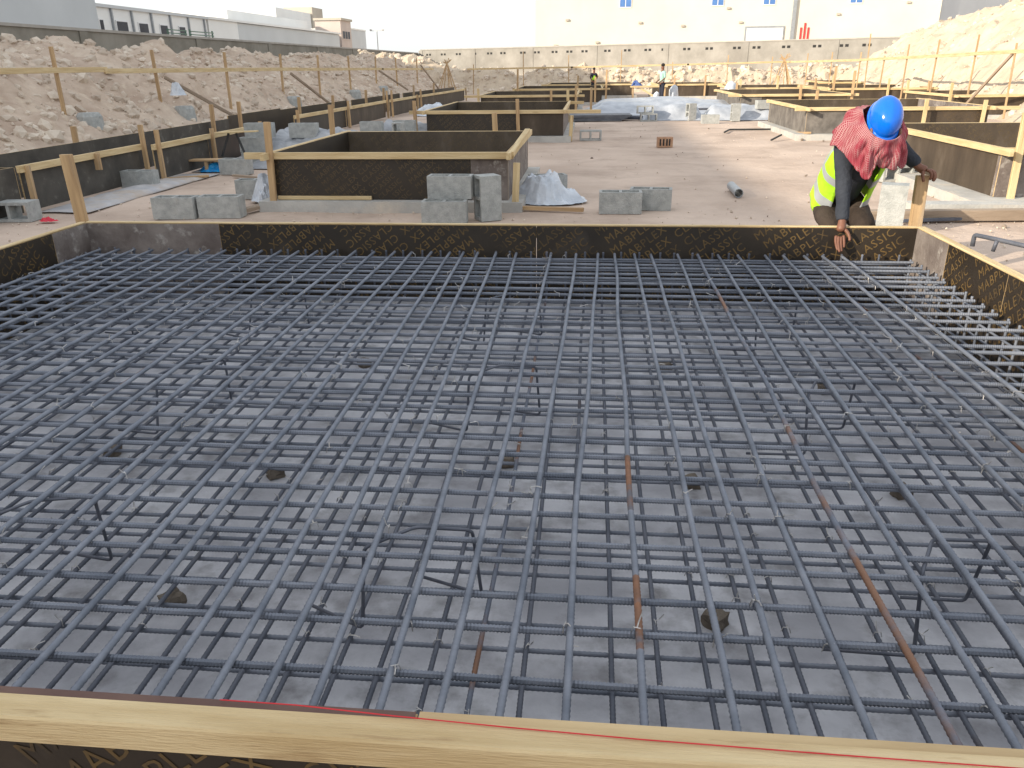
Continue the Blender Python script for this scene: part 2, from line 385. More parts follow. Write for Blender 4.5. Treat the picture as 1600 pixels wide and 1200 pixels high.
# white low shed
t=bplace('white_shed','low white shed with dark square windows and downpipes',(-24,34.5,0),0)
bpart(t,'wall',[((-14,0,0),(0,17.8,4.3))],WHITE); bpart(t,'roof',[((-14.2,-.2,4.3),(.12,17.9,4.45))],GREYB)
for y,hw in ((40.6,.2),(42.45,.55),(44.55,.5),(46.75,.45),(48.9,.4)): 
    f=bpart(t,'window',[((.0015,y-34.5-hw,3.05),(.05,y-34.5+hw,3.78))],FRAMEW); sub(f,'pane',(.055,y-34.5-hw+.05,3.1),(.06,y-34.5+hw-.05,3.72),DARKG)
for y in (41.6,43.5,45.5,47.6,49.8,51.9): bpart(t,'downpipe',[((.002,y-34.5-.05,0),(.11,y-34.5+.05,4.28))],GREYP)
t=bplace('long_shed','long pale green grey shed with white roof beyond the left wall',(-24,52.5,0),0)
bpart(t,'wall',[((-16,4.5,0),(0,28,4.3))],GREYB)
bpart(t,'end_wall',[((-16,0,0),(.03,4.45,4.32))],WHITE)
bpart(t,'roof',[((-16.2,-.1,4.33),(.15,28.1,4.47))],WHITE); bpart(t,'upper_storey',[((-16,10,4.475),(-3,28,5.5))],WHITE)
t=bplace('roof_cabin','small tan cabin with a white wing high above the long shed',(-31,83.3,0),0)
bpart(t,'wall',[((-9,0,0),(0,10.5,6.95))],WHITE); bpart(t,'tower',[((-3,10.55,0),(.2,14.2,7.6))],TANB)
t=bplace('stair_tower','pinkish stair tower with a dark window strip',(-24,81.2,0),0)
bpart(t,'wall',[((-2.5,0,0),(0,3.5,5.6))],PINKB); bpart(t,'roof_slab',[((-2.6,-.15,5.6),(.15,3.65,5.8))],TANB)
f=bpart(t,'window',[((.002,.3,3.9),(.04,3.0,4.75))],PINKB)
for k in (.45,1.3,2.15): sub(f,'pane',(.042,k,4.0),(.05,k+.7,4.65),DARKG)
t=bplace('grey_block','plain grey block right of the pinkish tower',(-24.2,85.2,0),0)
bpart(t,'wall',[((-4,0,0),(0,5.7,4.95))],GREYB); bpart(t,'parapet',[((-4.05,-.05,4.95),(.05,5.75,5.08))],WHITE)
# mast
t=thing('lamp_mast','thin distant lamp mast between the grey block and the back wall','lamp mast',(-22,84,0))
mb=MB(); tube(mb,[(-21.2,84,0),(-21.2,84,4.7)],[.07,.04],6); link('pole',mb.mesh('pole',[LAMP]),parent=t)
mb=MB(); mb.box((-21.9,83.95,4.7),(-20.5,84.05,4.75))
for k in (-.7,.5): mb.box((-21.2+k,83.9,4.75),(-21.2+k+.2,84.1,4.88))
link('lamp_head',mb.mesh('lamp_head',[LAMP]),parent=t)
# green steel racks seen over the left wall
for i,(y0,y1,zt) in enumerate(((35.4,37.0,3.05),(37.4,39.7,3.1))):
    t=thing('steel_rack',('shorter green steel rack nearer the dark windows, above the left wall','longer green steel rack nearer the long shed, above the left wall')[i],'rack',(-18,y0,0),group='green racks over the left wall')
    for y in (y0,y1): mb=MB(); mb.box((-18.03,y-.03,0),(-17.97,y+.03,zt)); link('upright',mb.mesh('upright',[GREENP]),parent=t)
    for z in (2.6,2.73,2.86,2.99): mb=MB(); mb.box((-17.965,y0,z),(-17.93,y1,z+.04)); link('rail',mb.mesh('rail',[GREENP]),parent=t)

# cream building at the back
t=bplace('factory','large cream factory with blue windows behind the back wall',(-4.95,75,0),0)
bpart(t,'wall',[((0,0,0),(33.4,20,9.5))],CREAM); bpart(t,'parapet',[((-.1,-.1,9.5),(33.5,20.1,9.7))],WHITE)
for x in (2.7,10.37,14.6,21.6):
    x+=4.95; f=bpart(t,'window',[((x-.52,-.05,5.84),(x+.52,-.001,7.3))],FRAMEW)
    for k in (-.46,.04): sub(f,'pane',(x+k,-.07,5.92),(x+k+.42,-.051,7.2),BLUEG)
bpart(t,'downpipe',[((21.5,-.2,0),(21.8,-.002,9.4))],GREYP)
f=bpart(t,'door',[((17.75,-.08,0),(21.0,-.001,4.25))],GREYP); sub(f,'door_leaf',(17.9,-.12,0),(20.9,-.081,4.1),FRAMEW)
for k in range(3): bpart(t,'red_panel',[((22.3+.3*k,-.06,2.6),(22.45+.3*k,-.001,4.1+.35*(k==1)))],REDP)
for x,z in ((2.6,4.9),(5.2,3.1),(12.4,4.3),(16.1,5.6),(17.2,4.5),(25.1,5.0),(8.8,4.6),(30.6,5.8),(3.5,2.7),(1.6,2.9)):
    bpart(t,'wall_vent',[((x,-.14,z),(x+.28,-.001,z+.16))],TANB)
t=bplace('grey_wing','grey shaded wing of cladding rising right of the cream factory',(28.6,75.3,0),33)
bpart(t,'wall',[((0,0,0),(30,12,9.3))],GREYB)
f=bpart(t,'window',[((10.3,-.05,4.9),(12.0,-.001,6.2))],FRAMEW)
for k in (0,.56,1.12): sub(f,'pane',(10.36+k,-.07,4.98),(10.36+k+.48,-.051,6.12),BLUEG)
bpart(t,'parapet',[((-.05,-.05,9.3),(30,12.1,9.5))],WHITE)
# ---------------------------------------------------------------- site fences
def fence(label,posts,rails,pm=PINE2,braces=(),top=1.75,w_=.056):
    t=thing('timber_fence',label,'fence',(posts[0][0],posts[0][1],0))
    for x,y,zb,zt in posts:
        dx,dy=R.uniform(-.04,.04),R.uniform(-.05,.05)
        board('post',(x,y,zb),(x+dx,y+dy,zt),w_,w_*.8,pm,t,up=(0,1,0))
    for a,b in rails: board('rail',a,b,.03,.085,PINE,t)
    for a,b in braces: board('brace',a,b,.05,.06,GREYW,t)
    return t
yl=[9.9,12.84,16.0,19.2,22.7,25.9,29.4,33,36.7,41]
fence('yellow railed fence along the left spoil bank',[(-8.5,y,.15,1.80) for y in yl],
      [((-8.44,5,1.44),(-8.44,14.2,1.455)),((-8.43,14.1,1.43),(-8.44,24.0,1.41)),((-8.43,23.8,1.40),(-8.43,34,1.36)),((-8.43,33.8,1.35),(-8.43,45,1.30))],
      braces=[((-8.4,16.1,1.3),(-7.6,17.6,.4)),((-8.4,23.2,1.3),(-7.9,25,.4)),((-8.4,33.2,1.3),(-7.9,36,.5)),((-8.4,41.5,1.5),(-7.9,44,.2))])
fence('pale railed fence along the foot of the right spoil heap',[(10,y,.1,zt) for y,zt in ((18.5,1.9),(21.36,1.8),(23.56,2.05),(26.14,2.0),(28.43,1.92),(30.63,1.6),(32.22,2.35),(33.2,1.75),(37,1.8),(41,1.8))],
      [((9.95,15,1.69),(9.95,24,1.58)),((9.95,23.8,1.575),(9.95,33,1.48)),((9.95,32.7,1.475),(9.95,45,1.43))],w_=.042,
      braces=[((10,21.5,1.6),(9.6,22.9,.2))])
fence('thin railed fence in front of the back spoil ridge',[(x,45,.0,z) for x,z in ((-6.3,1.5),(-3.6,2.1),(-1.2,1.9),(1.5,2.12),(4.2,1.5),(7,1.8),(9.2,1.7))],
      [((-6.6,44.95,1.27),(-1,44.95,1.30)),((-1.1,44.95,1.30),(5,44.95,1.37)),((4.9,44.95,1.37),(10.2,44.95,1.45))],w_=.045)

# ---------------------------------------------------------------- footing formwork (foreground)
t=thing('footing_formwork','large foreground plywood formwork box holding the rebar mat','formwork',(-.7,3.15,0))
FT=.45; zb=-.078
h_=.009
def fp(a,b,m,pr=None,flip=False,label=None,side=-1): return panel(a,b,zb,FT,m,t,pr,side,flip,label=label)
yf=FY1+h_
fp((FX0,yf),(-2.55,yf),STAIN,label='grey cement stained plywood panel at the far left corner')
fp((-2.546,yf),(-.345,yf),FILM,PRINT,True,'printed dark plywood panel left of the joint'); fp((-.341,yf),(2.10,yf),FILM,PRINT,False,'printed dark plywood panel behind the worker')
xl=FX0-h_
panel((xl,4.92),(xl,FY1+.018),zb,FT,STAIN,t,label='short stained panel at the left corner'); panel((xl,FY0),(xl,4.916),zb,FT,FILM,t,PRINT,-1,False)
xr=FX1+h_
panel((xr,FY1+.018),(xr,4.82),zb,FT,STAIN,t,label='short cement splashed panel at the right corner'); panel((xr,4.816),(xr,4.1),zb,FT,FILM,t,PRINT,-1,False); panel((xr,4.096),(xr,FY0),zb,FT,FILM,t,PRINT,-1,False)
yn=FY0-h_
panel((-3.54,yn),(-.262,yn),zb,FT,FILM,t,PRINT,-1,False); panel((-.258,yn),(2.12,yn),zb,FT+.006,FILM,t,PRINT,-1,True)
mb=MB(); mb.box((0,-.0094,0),(3.27,.0094,.003)); link('top_film',mb.mesh('top_film',[mat('red_brown_film',(.10,.05,.04),(.15,.085,.065),5,.6)]),(-3.535,yn,FT+.0012),0,t)
board('waler',(-3.7,.9525,.4345),(2.3,.9525,.4345),.055,.057,PINE,t,bev=.004)
board('waler',(-3.6,5.345,.40),(2.2,5.345,.40),.045,.07,PINE,t)
board('waler',(-3.572,.95,.40),(-3.572,5.3,.40),.045,.07,PINE,t); board('waler',(2.15,.95,.40),(2.15,5.3,.40),.045,.07,PINE,t)
board('edge_batten',(FX1+.02,1.0,.458),(FX1+.02,5.3,.458),.05,.012,PINE,t) ; 
board('edge_batten',(FX0,5.318,.456),(FX1,5.318,.456),.03,.010,PINE,t); board('edge_batten',(FX0-.02,1.0,.456),(FX0-.02,5.3,.456),.04,.010,PINE,t)
board('corner_stake',(-3.66,5.50,.0),(-3.68,5.48,.90),.085,.035,PINE2,t,up=(0,1,0))
board('corner_stake',(2.21,5.60,.0),(2.19,5.60,.745),.078,.04,PINE2,t,up=(0,1,0))
for x in (-2.6,-1.1,.3): board('stake',(x,5.40,-.1),(x,5.40,.42),.06,.035,PINE2,t,up=(0,1,0))
# red chalk string lying on the front timber
mb=MB(); P_=[(-.60,.9985,.4595),(-.465,.990,.4665),(-.3,.981,.4665),(-.1,.972,.4655),(.102,.966,.4655),(.4,.960,.4655),(.8,.955,.4655),(1.6,.95,.4655),(2.2,.945,.4655)]
P_=[(x,y-.004+.003*noise.noise((x*5,1,1)),z) for x,y,z in P_]
tube(mb,P_,.0011,6); tag(link('string_line',mb.mesh('string_line',[STRING])),'thin red string line lying along the front timber','string')

# ---------------------------------------------------------------- rebar cage
def rebar_mesh(pts,r,m,rib=True,wob=.0,seed=0,pitch=.011,amp=.085,sm=True):
    # resample
    P=[Vector(p) for p in pts]; out=[]; 
    if rib:
        for i in range(len(P)-1):
            d=P[i+1]-P[i]; n=max(1,int(d.length/(pitch/2)))
            out+=[P[i]+d*k/n for k in range(n)]
        out.append(P[-1])
    else:
        for i in range(len(P)-1):
            d=P[i+1]-P[i]; n=max(1,int(d.length/.25)); out+=[P[i]+d*k/n for k in range(n)]
        out.append(P[-1])
    q=[]
    for p in out:
        a=noise.noise((p.x*1.1+seed*9.1,p.y*1.1,seed)); b=noise.noise((p.x*1.1,p.y*1.1+seed*5.7,seed+40))
        q.append(p+Vector((b*wob if abs(out[-1].y-out[0].y)>1 else 0, a*wob if abs(out[-1].x-out[0].x)>1 else 0, .25*wob*b)))
    rr=[r*(1+amp if i%2 else 1-amp) for i in range(len(q))] if rib else r
    mb=MB(); tube(mb,q,rr,7); return mb.mesh('bar',[m],sm)
cage=thing('rebar_cage','blue grey steel rebar mat, two tied grids filling the footing','rebar mat',(-.7,3.15,-.05))
def bar(me,loc,rz=0,m=None): 
    o=link('bar',me,loc,rz,cage)
    return o
LX=(-3.46,2.05); LY=(1.03,5.24)
ZTL,ZTC,ZBL,ZBC=.281,.2635,-.020,-.037
# top longitudinal (local y from 0)
TL=[rebar_mesh([(0,0,0),(0,LY[1]-LY[0],0)],.0087,STEEL,True,.012,s,.014) for s in range(4)]
RUST2=mat('rusted_stretch',(.16,.085,.055),(.26,.125,.07),18,.8,.2,60,c3=(.12,.115,.13),s3=7,t3=(.5,.6))
TL2=rebar_mesh([(0,0,0),(0,LY[1]-LY[0],0)],.0087,STEEL,True,.012,5,.014); TL2.materials.append(RUST2)
for p in TL2.polygons:
    yy=p.center.y
    if .93<yy<1.27 or .36<yy<.62: p.material_index=1
TLR=rebar_mesh([(0,0,0),(0,LY[1]-LY[0],0)],.0087,RUSTY,True,.012,9,.014)
pairs=[(-1.14,-1.18),(-1.02,-1.05),(-.84,-.92),(-.73,-.83),(-.62,-.73),(-.52,-.61),(-.38,-.47),(-.27,-.24),(-.15,-.07),(-.03,.07),(.13,.18),(.30,.31),(.41,.42),(.54,.59),(.69,.72),(.80,.85),(.93,.98),(1.06,1.15)]
x=-1.31
lst=[]
while x>LX[0]-.0: lst.append((x+R.uniform(-.02,.03),x+R.uniform(-.012,.012))); x-=.131
lst=lst[::-1]+pairs
x=1.27
while x<1.70: lst.append((x+R.uniform(-.02,.02)-.02,x+R.uniform(-.012,.012))); x+=.125
for i,(a,b) in enumerate(lst):
    rusty=abs(a-.69)<.01 
    bar(TL2 if abs(a-.13)<.01 else TLR if rusty else TL[i%4],(a,LY[0]-R.random()*.015,ZTL),-math.atan2(b-a,LY[1]-LY[0]))
# top cross bars with down-turned ends
yt=[1.075,1.29,1.45,1.57,1.71,1.82,1.95,2.06,2.19,2.31,2.44,2.55,2.68,2.80]
while yt[-1]<5.1: yt.append(yt[-1]+R.uniform(.115,.13))
W=LX[1]-LX[0]
TC=[rebar_mesh([(0,0,0),(W,0,0)],.0084,STEEL,True,.010,20+s,.0085,.12,False) for s in range(3)]
for i,y in enumerate(yt): bar(TC[i%3],(LX[0],y,ZTC),R.uniform(-.0035,.0035)+.0)
# bottom bars, turned up at both ends
BC=[rebar_mesh(fillet([(0,0,.315),(0,0,0),(W,0,0),(W,0,.315)],.03),.0072,STEEL,True,.008,30+s,.014) for s in range(2)]
BL=[rebar_mesh(fillet([(0,0,.31),(0,0,0),(0,LY[1]-LY[0],0),(0,LY[1]-LY[0],.31)],.03),.0075,STEELD,True,.010,40+s,.014) for s in range(2)]
BLR=rebar_mesh(fillet([(0,0,.31),(0,0,0),(0,LY[1]-LY[0],0),(0,LY[1]-LY[0],.31)],.03),.0075,RUSTY,True,.010,47,.014)
y=1.10; i=0
YB=[]
while y<5.2: YB.append(y); y+=R.uniform(.115,.128)
for i,y in enumerate(YB): bar(BC[i%2],(LX[0]+R.uniform(-.01,.01),y,ZBC),R.uniform(-.004,.004))
x=LX[0]+.04;i=0
XB=[]
while x<LX[1]-.02:
    XB.append(x); bar(BLR if i%17==9 else BL[i%2],(x,LY[0]+.01+R.uniform(-.006,.006),ZBL),R.uniform(-.005,.005)); x+=R.uniform(.112,.13); i+=1
# side rails tying the upturned legs
for z in (.03,.10,.17,.23):
    mF=rebar_mesh([(0,0,0),(W,0,0)],.0065,STEEL,False)
    o=link('side_bar',mF,(LX[0],LY[1]-.012,z),0,cage); 
    mF=rebar_mesh([(0,0,0),(0,LY[1]-LY[0],0)],.0065,STEEL,False)
    link('side_bar',mF,(LX[1]-.012,LY[0],z),0,cage); link('side_bar',mF,(LX[0]+.012,LY[0],z),0,cage)
# support chairs
def chair_mesh(s):
    r=random.Random(s); L=.30
    pts=[(-.17,.10,-.24),(-.02,-.02,-.24),(0,0,0),(L*.45,.05,.012),(L,.0,0),(L+.01,.03,-.24),(L-.12,.16,-.245)]
    pts=[(a+r.uniform(-.02,.02),b+r.uniform(-.02,.02),c_) for a,b,c_ in pts]
    mb=MB(); tube(mb,fillet(pts,.018,3),.0052,7); return mb.mesh('support_chair',[STEELD],True)
CH=[chair_mesh(s) for s in range(3)]
for i,(x,y,a) in enumerate([(-.58,1.77,.35),(.86,1.77,.65),(-1.72,1.80,.6),(-.48,3.05,.4),(.86,2.92,.7),(-1.80,2.95,.8),(-.55,4.2,.3),(.9,4.15,.6),(-1.9,4.2,.5),(-2.9,4.0,.5),(-2.9,2.6,.4)]):
    link('support_chair',CH[i%3],(x,y,.252),a,cage)
# tie wires
mb=MB()
for _ in range(750):
    x,y=R.choice(XB),R.choice(YB); z=-.012
    if R.random()<.45: x=R.choice(lst)[0]; y=R.choice(yt); z=.285 if R.random()<.3 else .268
    a=R.random()*6.3; l=.012+.03*R.random()**2
    d=Vector((math.cos(a),math.sin(a),0)); n_=Vector((-d.y,d.x,0))
    o_=Vector((x,y,z)); 
    tube(mb,[o_-d*.013-Vector((0,0,.012)),o_-d*.008+Vector((0,0,.004)),o_+d*.008+Vector((0,0,.004)),o_+d*.013-Vector((0,0,.012))],.0015,4)
    tube(mb,[o_+Vector((0,0,.004)),o_+n_*l*.5+Vector((0,0,.008)),o_+n_*l+d*.004+Vector((0,0,.014+R.uniform(-.01,.015)))],.0016,4)
o=link('tie_wires',mb.mesh('tie_wires',[WIRE]),parent=cage); o['kind']='stuff'
# plastic caps / pale bar tips
# mortar spacers
def spacer_mesh(s):
    r=random.Random(s); bm=bmesh.new(); bmesh.ops.create_cube(bm,size=1)
    bmesh.ops.subdivide_edges(bm,edges=bm.edges[:],cuts=2,use_grid_fill=True)
    for v in bm.verts:
        v.co=Vector((v.co.x*.06,v.co.y*.055,v.co.z*.04)); v.co+=Vector((r.uniform(-1,1),r.uniform(-1,1),r.uniform(-1,1)))*.005
    me=bpy.data.meshes.new('mortar_spacer'); bm.to_mesh(me); bm.free(); me.materials.append(SPACER); return me
SPM=[spacer_mesh(i) for i in range(3)]
SPL=[((-1.24,1.9),'brown mortar spacer under the bars nearest the front left'),((-1.23,2.73),'brown mortar spacer behind the front left one'),((-2.0,2.87),'brown mortar spacer near the left side of the mat'),((-.31,2.89),'brown mortar spacer beside the middle chair under the mat'),((.42,2.77),'brown mortar spacer in the open squares right of centre'),((.4,1.94),'brown mortar spacer nearest the front right of centre'),((1.2,2.75),'brown mortar spacer beneath the rusty bar at right'),((.43,4.04),'brown mortar spacer under the far middle bars'),((-1.2,3.99),'brown mortar spacer far left of centre'),((1.19,3.77),'brown mortar spacer beneath the bars at far right')]
for i,((x,y),lb) in enumerate(SPL): tag(link('mortar_spacer',SPM[i%3],(x,y,-.0595),R.random()),lb,'spacer','mortar spacers under the rebar')

# ---------------------------------------------------------------- formwork boxes beyond
def concrete_pad(x0,x1,y0,y1,h=.1):
    mb=MB(); mb.box((x0,y0,-.1),(x1,y1,h)); o=link('concrete_pad',mb.mesh('concrete_pad',[PAD])); tag(o,kind='structure')
def form_box(label,x0,x1,y0,y1,z0=.1,z1=.60,pads=.16,stakes=(),ext=(.25,.25),front=None,left=None,pr=PRINTD,far=False,skip='',lm=FILM,inner=None,wh=.07):
    concrete_pad(x0-pads,x1+pads,y0-pads,y1+pads,z0)
    t=thing('column_formwork',label,'formwork',((x0+x1)/2,(y0+y1)/2,0),group='plywood formwork boxes on concrete pads')
    front=front or [(0,1,FILMD,True)]; left=left or [(0,1,lm,False)]
    za=z0+.002
    for a,b,m,p in front: panel((x0+(x1-x0)*a+(.002 if a else 0),y0),(x0+(x1-x0)*b,y0),za,z1,m,t,pr if (p and not far) else None)
    for a,b,m,p in left: panel((x0+.009,y1-.01-(y1-y0-.02)*a),(x0+.009,y1-.01-(y1-y0-.02)*b+(.002 if b<1 else 0)),za,z1,m,t,pr if (p and not far) else None)
    panel((x0,y1),(x1,y1),za,z1,inner or FILMD,t,pr if not far else None)
    panel((x1-.009,y0+.01),(x1-.009,y1-.01),za,z1,STAIN if not far else FILMD,t)
    e0,e1=ext
    zw=z1-wh/2+.004
    board('waler',(x0-e0,y0-.034,zw),(x1+e1,y0-.034,zw),.045,wh,PINE,t)
    board('waler',(x0-e0*.3,y1+.034,zw-.002),(x1+e1*.5,y1+.034,zw-.002),.045,wh,PINE,t)
    board('waler',(x0-.024,y0-.25 if 'L' not in skip else y0,zw+.003),(x0-.024,y1+.2,zw+.003),.045,wh,PINE,t)
    board('waler',(x1+.024,y0-.20,zw+.006),(x1+.024,y1+.2,zw+.006),.045,wh,PINE,t)
    for x,y,zt in stakes:
        board('stake',(x,y,.0 if abs(x-x0)>.0 else 0),(x+R.uniform(-.03,.03),y+R.uniform(-.02,.02),zt),.07,.04,PINE2 if R.random()<.6 else PINE,t,up=(0,1,0))
    return t
ta=form_box('nearest dark plywood box left of centre, pale stained panel at its right end',-3.42,-.86,8.62,11.45,stakes=[(-3.44,8.54,.92),(-3.66,11.52,.96),(-1.30,11.52,.84),(-.78,8.52,.5)],
  front=[(0,.845,FILM,True),(.845,1,STAIN,False)],left=[(0,1,FILM,True)],ext=(.3,.06))
board('bottom_batten',(-3.4,8.585,.125),(-2.35,8.585,.125),.03,.04,PINE,ta)
board('raker',(-.82,8.55,.58),(-.72,9.55,.74),.06,.06,PINE,ta)
form_box('second dark box behind the nearest one, its front timber overrunning to the right',-3.35,-.55,16.9,20.9,stakes=[(-3.55,16.78,.80),(-1.45,16.78,.82),(-.56,21.0,.86),(-.40,16.82,.5),(-3.4,20.9,.6)],ext=(.35,.75),front=[(0,.66,FILM,True),(.66,1,FILMD,False)])
form_box('third low dark box behind the second in the left column',-3.35,-.45,25.5,29.4,far=True,stakes=[(-3.4,25.4,.8),(-1.2,25.4,.75),(-.45,25.4,.85),(.0,25.45,.8)],ext=(.5,.25))
form_box('fourth dark box behind the third, with tall thin stakes',-2.9,.4,32.2,36.5,far=True,stakes=[(-2.8,32,1.3),(-.6,36.5,1.0),(.15,32.1,1.0),(.55,32.1,1.25)],ext=(.1,.3))
form_box('far flat box just in front of the back fence',-2.0,1.9,39,42.5,far=True,stakes=[(0,38.9,.8)],ext=(.3,.3))
form_box('nearest box on the right, grey splashed panels beside a brown one',4.25,7.3,8.95,12.6,stakes=[(4.42,12.7,.93),(4.38,8.85,.95),(5.9,8.86,.55)],ext=(.02,.3),
  front=[(0,1,STAIN,False)],left=[(0,.22,STAIN,False),(.22,.985,FILMD,False),(.985,1,STAIN,False)],pads=.32,inner=FILMD)
tr=form_box('second box on the right behind the worker, its front panel patched grey',4.30,7.75,17.2,20.8,stakes=[(6.48,17.0,.75),(7.62,17.1,.72),(5.4,20.9,.8)],ext=(.25,.55),
  front=[(0,.28,PALE,False),(.28,.34,PALE,False),(.342,1,FILMD,True)],left=[(0,.95,PALE,False),(.95,1,PALE,False)],pads=.2)
form_box('third box on the right with two thin panel joints beside the sheeted bundles',4.25,7.2,24.6,29.2,far=True,stakes=[(5.9,24.5,.85),(7.3,24.5,1.2),(4.9,29.3,.8)],ext=(.35,.3),front=[(0,.2,PALE,False),(.2,1,FILMD,False)],left=[(0,1,PALE,False)])
form_box('fourth box on the right, low between the third and the fence',5.2,8.2,31.0,35,far=True,stakes=[(5.3,30.9,.9),(6.6,30.9,1.0),(7.9,30.9,.9)],ext=(.4,.2),left=[(0,1,TANB,False)])
form_box('large brown box at the far right edge under the spoil heap',9.45,14,23.0,26.4,far=True,stakes=[(9.3,22.9,.9),(9.5,26.5,.9),(11.6,22.9,.7)],ext=(.1,.3),lm=FILMD)
form_box('brown box between the large right one and the heap foot',8.0,11.4,29.5,33.5,far=True,stakes=[(8.1,29.4,1.3),(9.9,29.4,.9),(11.2,29.4,.8)],ext=(.3,.3))
form_box('farthest right box, a thin dark line below the heap',10.4,16.5,38.4,42,far=True,stakes=[(10.5,38.3,.9),(12.5,38.3,.8)],ext=(.5,.3))
form_box('low far box left of the standing worker table',2.9,5.6,37.5,41,far=True,stakes=[(3.6,37.4,.95),(4.9,37.4,.95)],ext=(.3,.3))
# strip footing forms along the left
t=thing('strip_formwork','long dark plywood strip formwork running along the left bank','formwork',(-6.4,18,0))
segs=[((-6.12,8.25),(-6.14,10.7),.50,STRIPM),((-5.98,10.8),(-6.02,12.55),.49,STRIPM),((-6.02,12.56),(-6.05,14.6),.49,FILM),((-6.3,17.3),(-6.25,20.9),.50,FILM),((-6.25,20.95),(-6.2,24.9),.50,FILMD),((-6.15,25.3),(-6.05,28.6),.50,FILMD),((-6.0,29),(-5.6,37),.5,FILMD)]
for a,b,zt,m in segs:
    panel((b[0],b[1]),(a[0],a[1]),.02,zt,m,t)
    board('waler',(a[0]+.035,a[1]-.05,zt-.03),(b[0]+.035,b[1]+.05,zt-.03),.045,.075,PINE,t)
    for q in (a,b): board('stake',(q[0]+.085,q[1]+.03,0),(q[0]+.07,q[1]+.05,zt+R.uniform(-.02,.28)),.06,.04,PINE2,t,up=(0,1,0))
panel((-6.13,8.2),(-7.4,8.2),.02,.49,FILM,t); panel((-6.1,7.3),(-6.1,8.15),.02,.5,STRIPM,t)
for a,b,zt,m in [((-6.85,8.9),(-6.95,15.5),.55,STRIPM),((-7.0,15.6),(-7.0,18.4),.60,FILM),((-7.15,18.6),(-7.1,24),.55,FILM),((-7.0,24.1),(-6.9,30),.55,FILM),((-6.8,30.1),(-6.2,38),.55,FILM)]:
    panel((b[0],b[1]),(a[0],a[1]),.02,zt,m,t)
for x,y,z in ((-6.95,10.6,.75),(-6.9,8.6,.8),(-6.6,8.3,.7),(-6.85,14.6,.85),(-6.85,15.8,.85),(-6.95,19.5,.8),(-6.9,22,.75),(-6.8,25,.8),(-6.75,27,.8),(-6.6,31,.8),(-6.4,34,.8)):
    board('stake',(x,y,0),(x+.02,y,z),.07,.045,PINE2,t,up=(0,1,0))
board('cross_batten',(-6.05,9.6,.30),(-6.05,9.6,.5),.08,.03,PINE2,t,up=(0,1,0))

# ---------------------------------------------------------------- concrete blocks
def block_mesh():
    xs=[-.22,-.19,-.015,.015,.19,.22]; ys=[-.10,-.07,.07,.10]; z0,z1=0,.22
    hole=lambda i,j: j==1 and i in(1,3)
    bm=MB(); idx={}
    def vid(i,j,k):
        if (i,j,k) not in idx: idx[(i,j,k)]=len(bm.v); bm.v.append((xs[i],ys[j],(z0,z1)[k]))
        return idx[(i,j,k)]
    nI,nJ=5,3
    for i in range(nI):
        for j in range(nJ):
            if hole(i,j): continue
            bm.f.append((vid(i,j,1),vid(i+1,j,1),vid(i+1,j+1,1),vid(i,j+1,1))); bm.f.append((vid(i,j,0),vid(i,j+1,0),vid(i+1,j+1,0),vid(i+1,j,0)))
            for di,dj,e in ((-1,0,((i,j+1),(i,j))),(1,0,((i+1,j),(i+1,j+1))),(0,-1,((i,j),(i+1,j))),(0,1,((i+1,j+1),(i,j+1)))):
                a,b=i+di,j+dj
                if a<0 or b<0 or a>=nI or b>=nJ or hole(a,b):
                    (p,q),(r_,s)=e; bm.f.append((vid(p,q,0),vid(r_,s,0),vid(r_,s,1),vid(p,q,1)))
    bm.m=[0]*len(bm.f); return bm.mesh('hollow_block',[BLOCK])
BM_=block_mesh()
def cblock(label,x,y,z=0,rz=0,tilt=None,group='hollow concrete blocks'):
    rot=Matrix.Rotation(rz,3,'Z')
    if tilt=='side': rot=rot@Matrix.Rotation(math.pi/2,3,'X'); z+=.10   # holes face the viewer
    if tilt=='end': rot=rot@Matrix.Rotation(math.pi/2,3,'Y'); z+=.22
    o=link('hollow_block',BM_,(x,y,z-.004),rot); return tag(o,label,'block',group)
cblock('top hollow block of the small stack before the nearest box',-1.38,8.03,.222,-.02)
cblock('lower front hollow block of the small stack before the nearest box',-1.42,7.86,0,0.02)
cblock('hollow block on end at the right of the small stack',-1.11,8.0,0,.5,'end')
cblock('left one of the two blocks right of centre beyond the form',.33,8.5,0,.0)
cblock('right one of the two blocks right of centre beyond the form',.66,8.72,0,-.12)
cblock('left block of the pair lying before the left strip',-4.30,8.05,0,.04)
cblock('right block of the pair lying before the left strip',-3.84,8.12,0,.06)
cblock('block against the left side of the nearest box',-3.98,9.4,0,.03)
cblock('single block beside the left strip formwork',-5.92,10.25,0,-.03)
cblock('hollow block on its side at the left frame edge, holes showing',-5.98,7.95,0,.1,'side')
cblock('block partly cut by the left frame edge',-6.42,7.98,0,.15)
cblock('block behind the white plastic bag right of the nearest box',-.50,9.85,0,.3)
cblock('block on its side in the open sand, holes facing right',.0,17.2,0,.05,'side')
cblock('block in front of the sheeted bundle, nearest one',3.05,21.8,0,.05)
cblock('block standing on end against the bundle at its left',1.55,22.9,0,.05,'side')
cblock('second block on top at the bundle left end',1.45,22.95,.2,.05,'side')
cblock('block leaning at the middle of the front bundle',2.60,23.0,.0,.4,'end')
cblock('pale block in front of the bundle right part',3.72,22.7,0,.1,'end')
cblock('pale block standing beside the box third on the right',4.65,23.2,.28,.2)
cblock('tall block behind the worker hand at the right corner',2.60,7.5,0,-.36,'end')
cblock('block at the foot of the box right of the worker, hole showing',3.9,11.1,0,.3,'side')
cblock('left top block on the covered pile at left',-5.28,12.9,.42,.0)
cblock('right top block on the covered pile at left',-4.62,13.1,.40,.0)
cblock('block at the foot of the covered pile at left',-5.2,11.65,0,-.1)
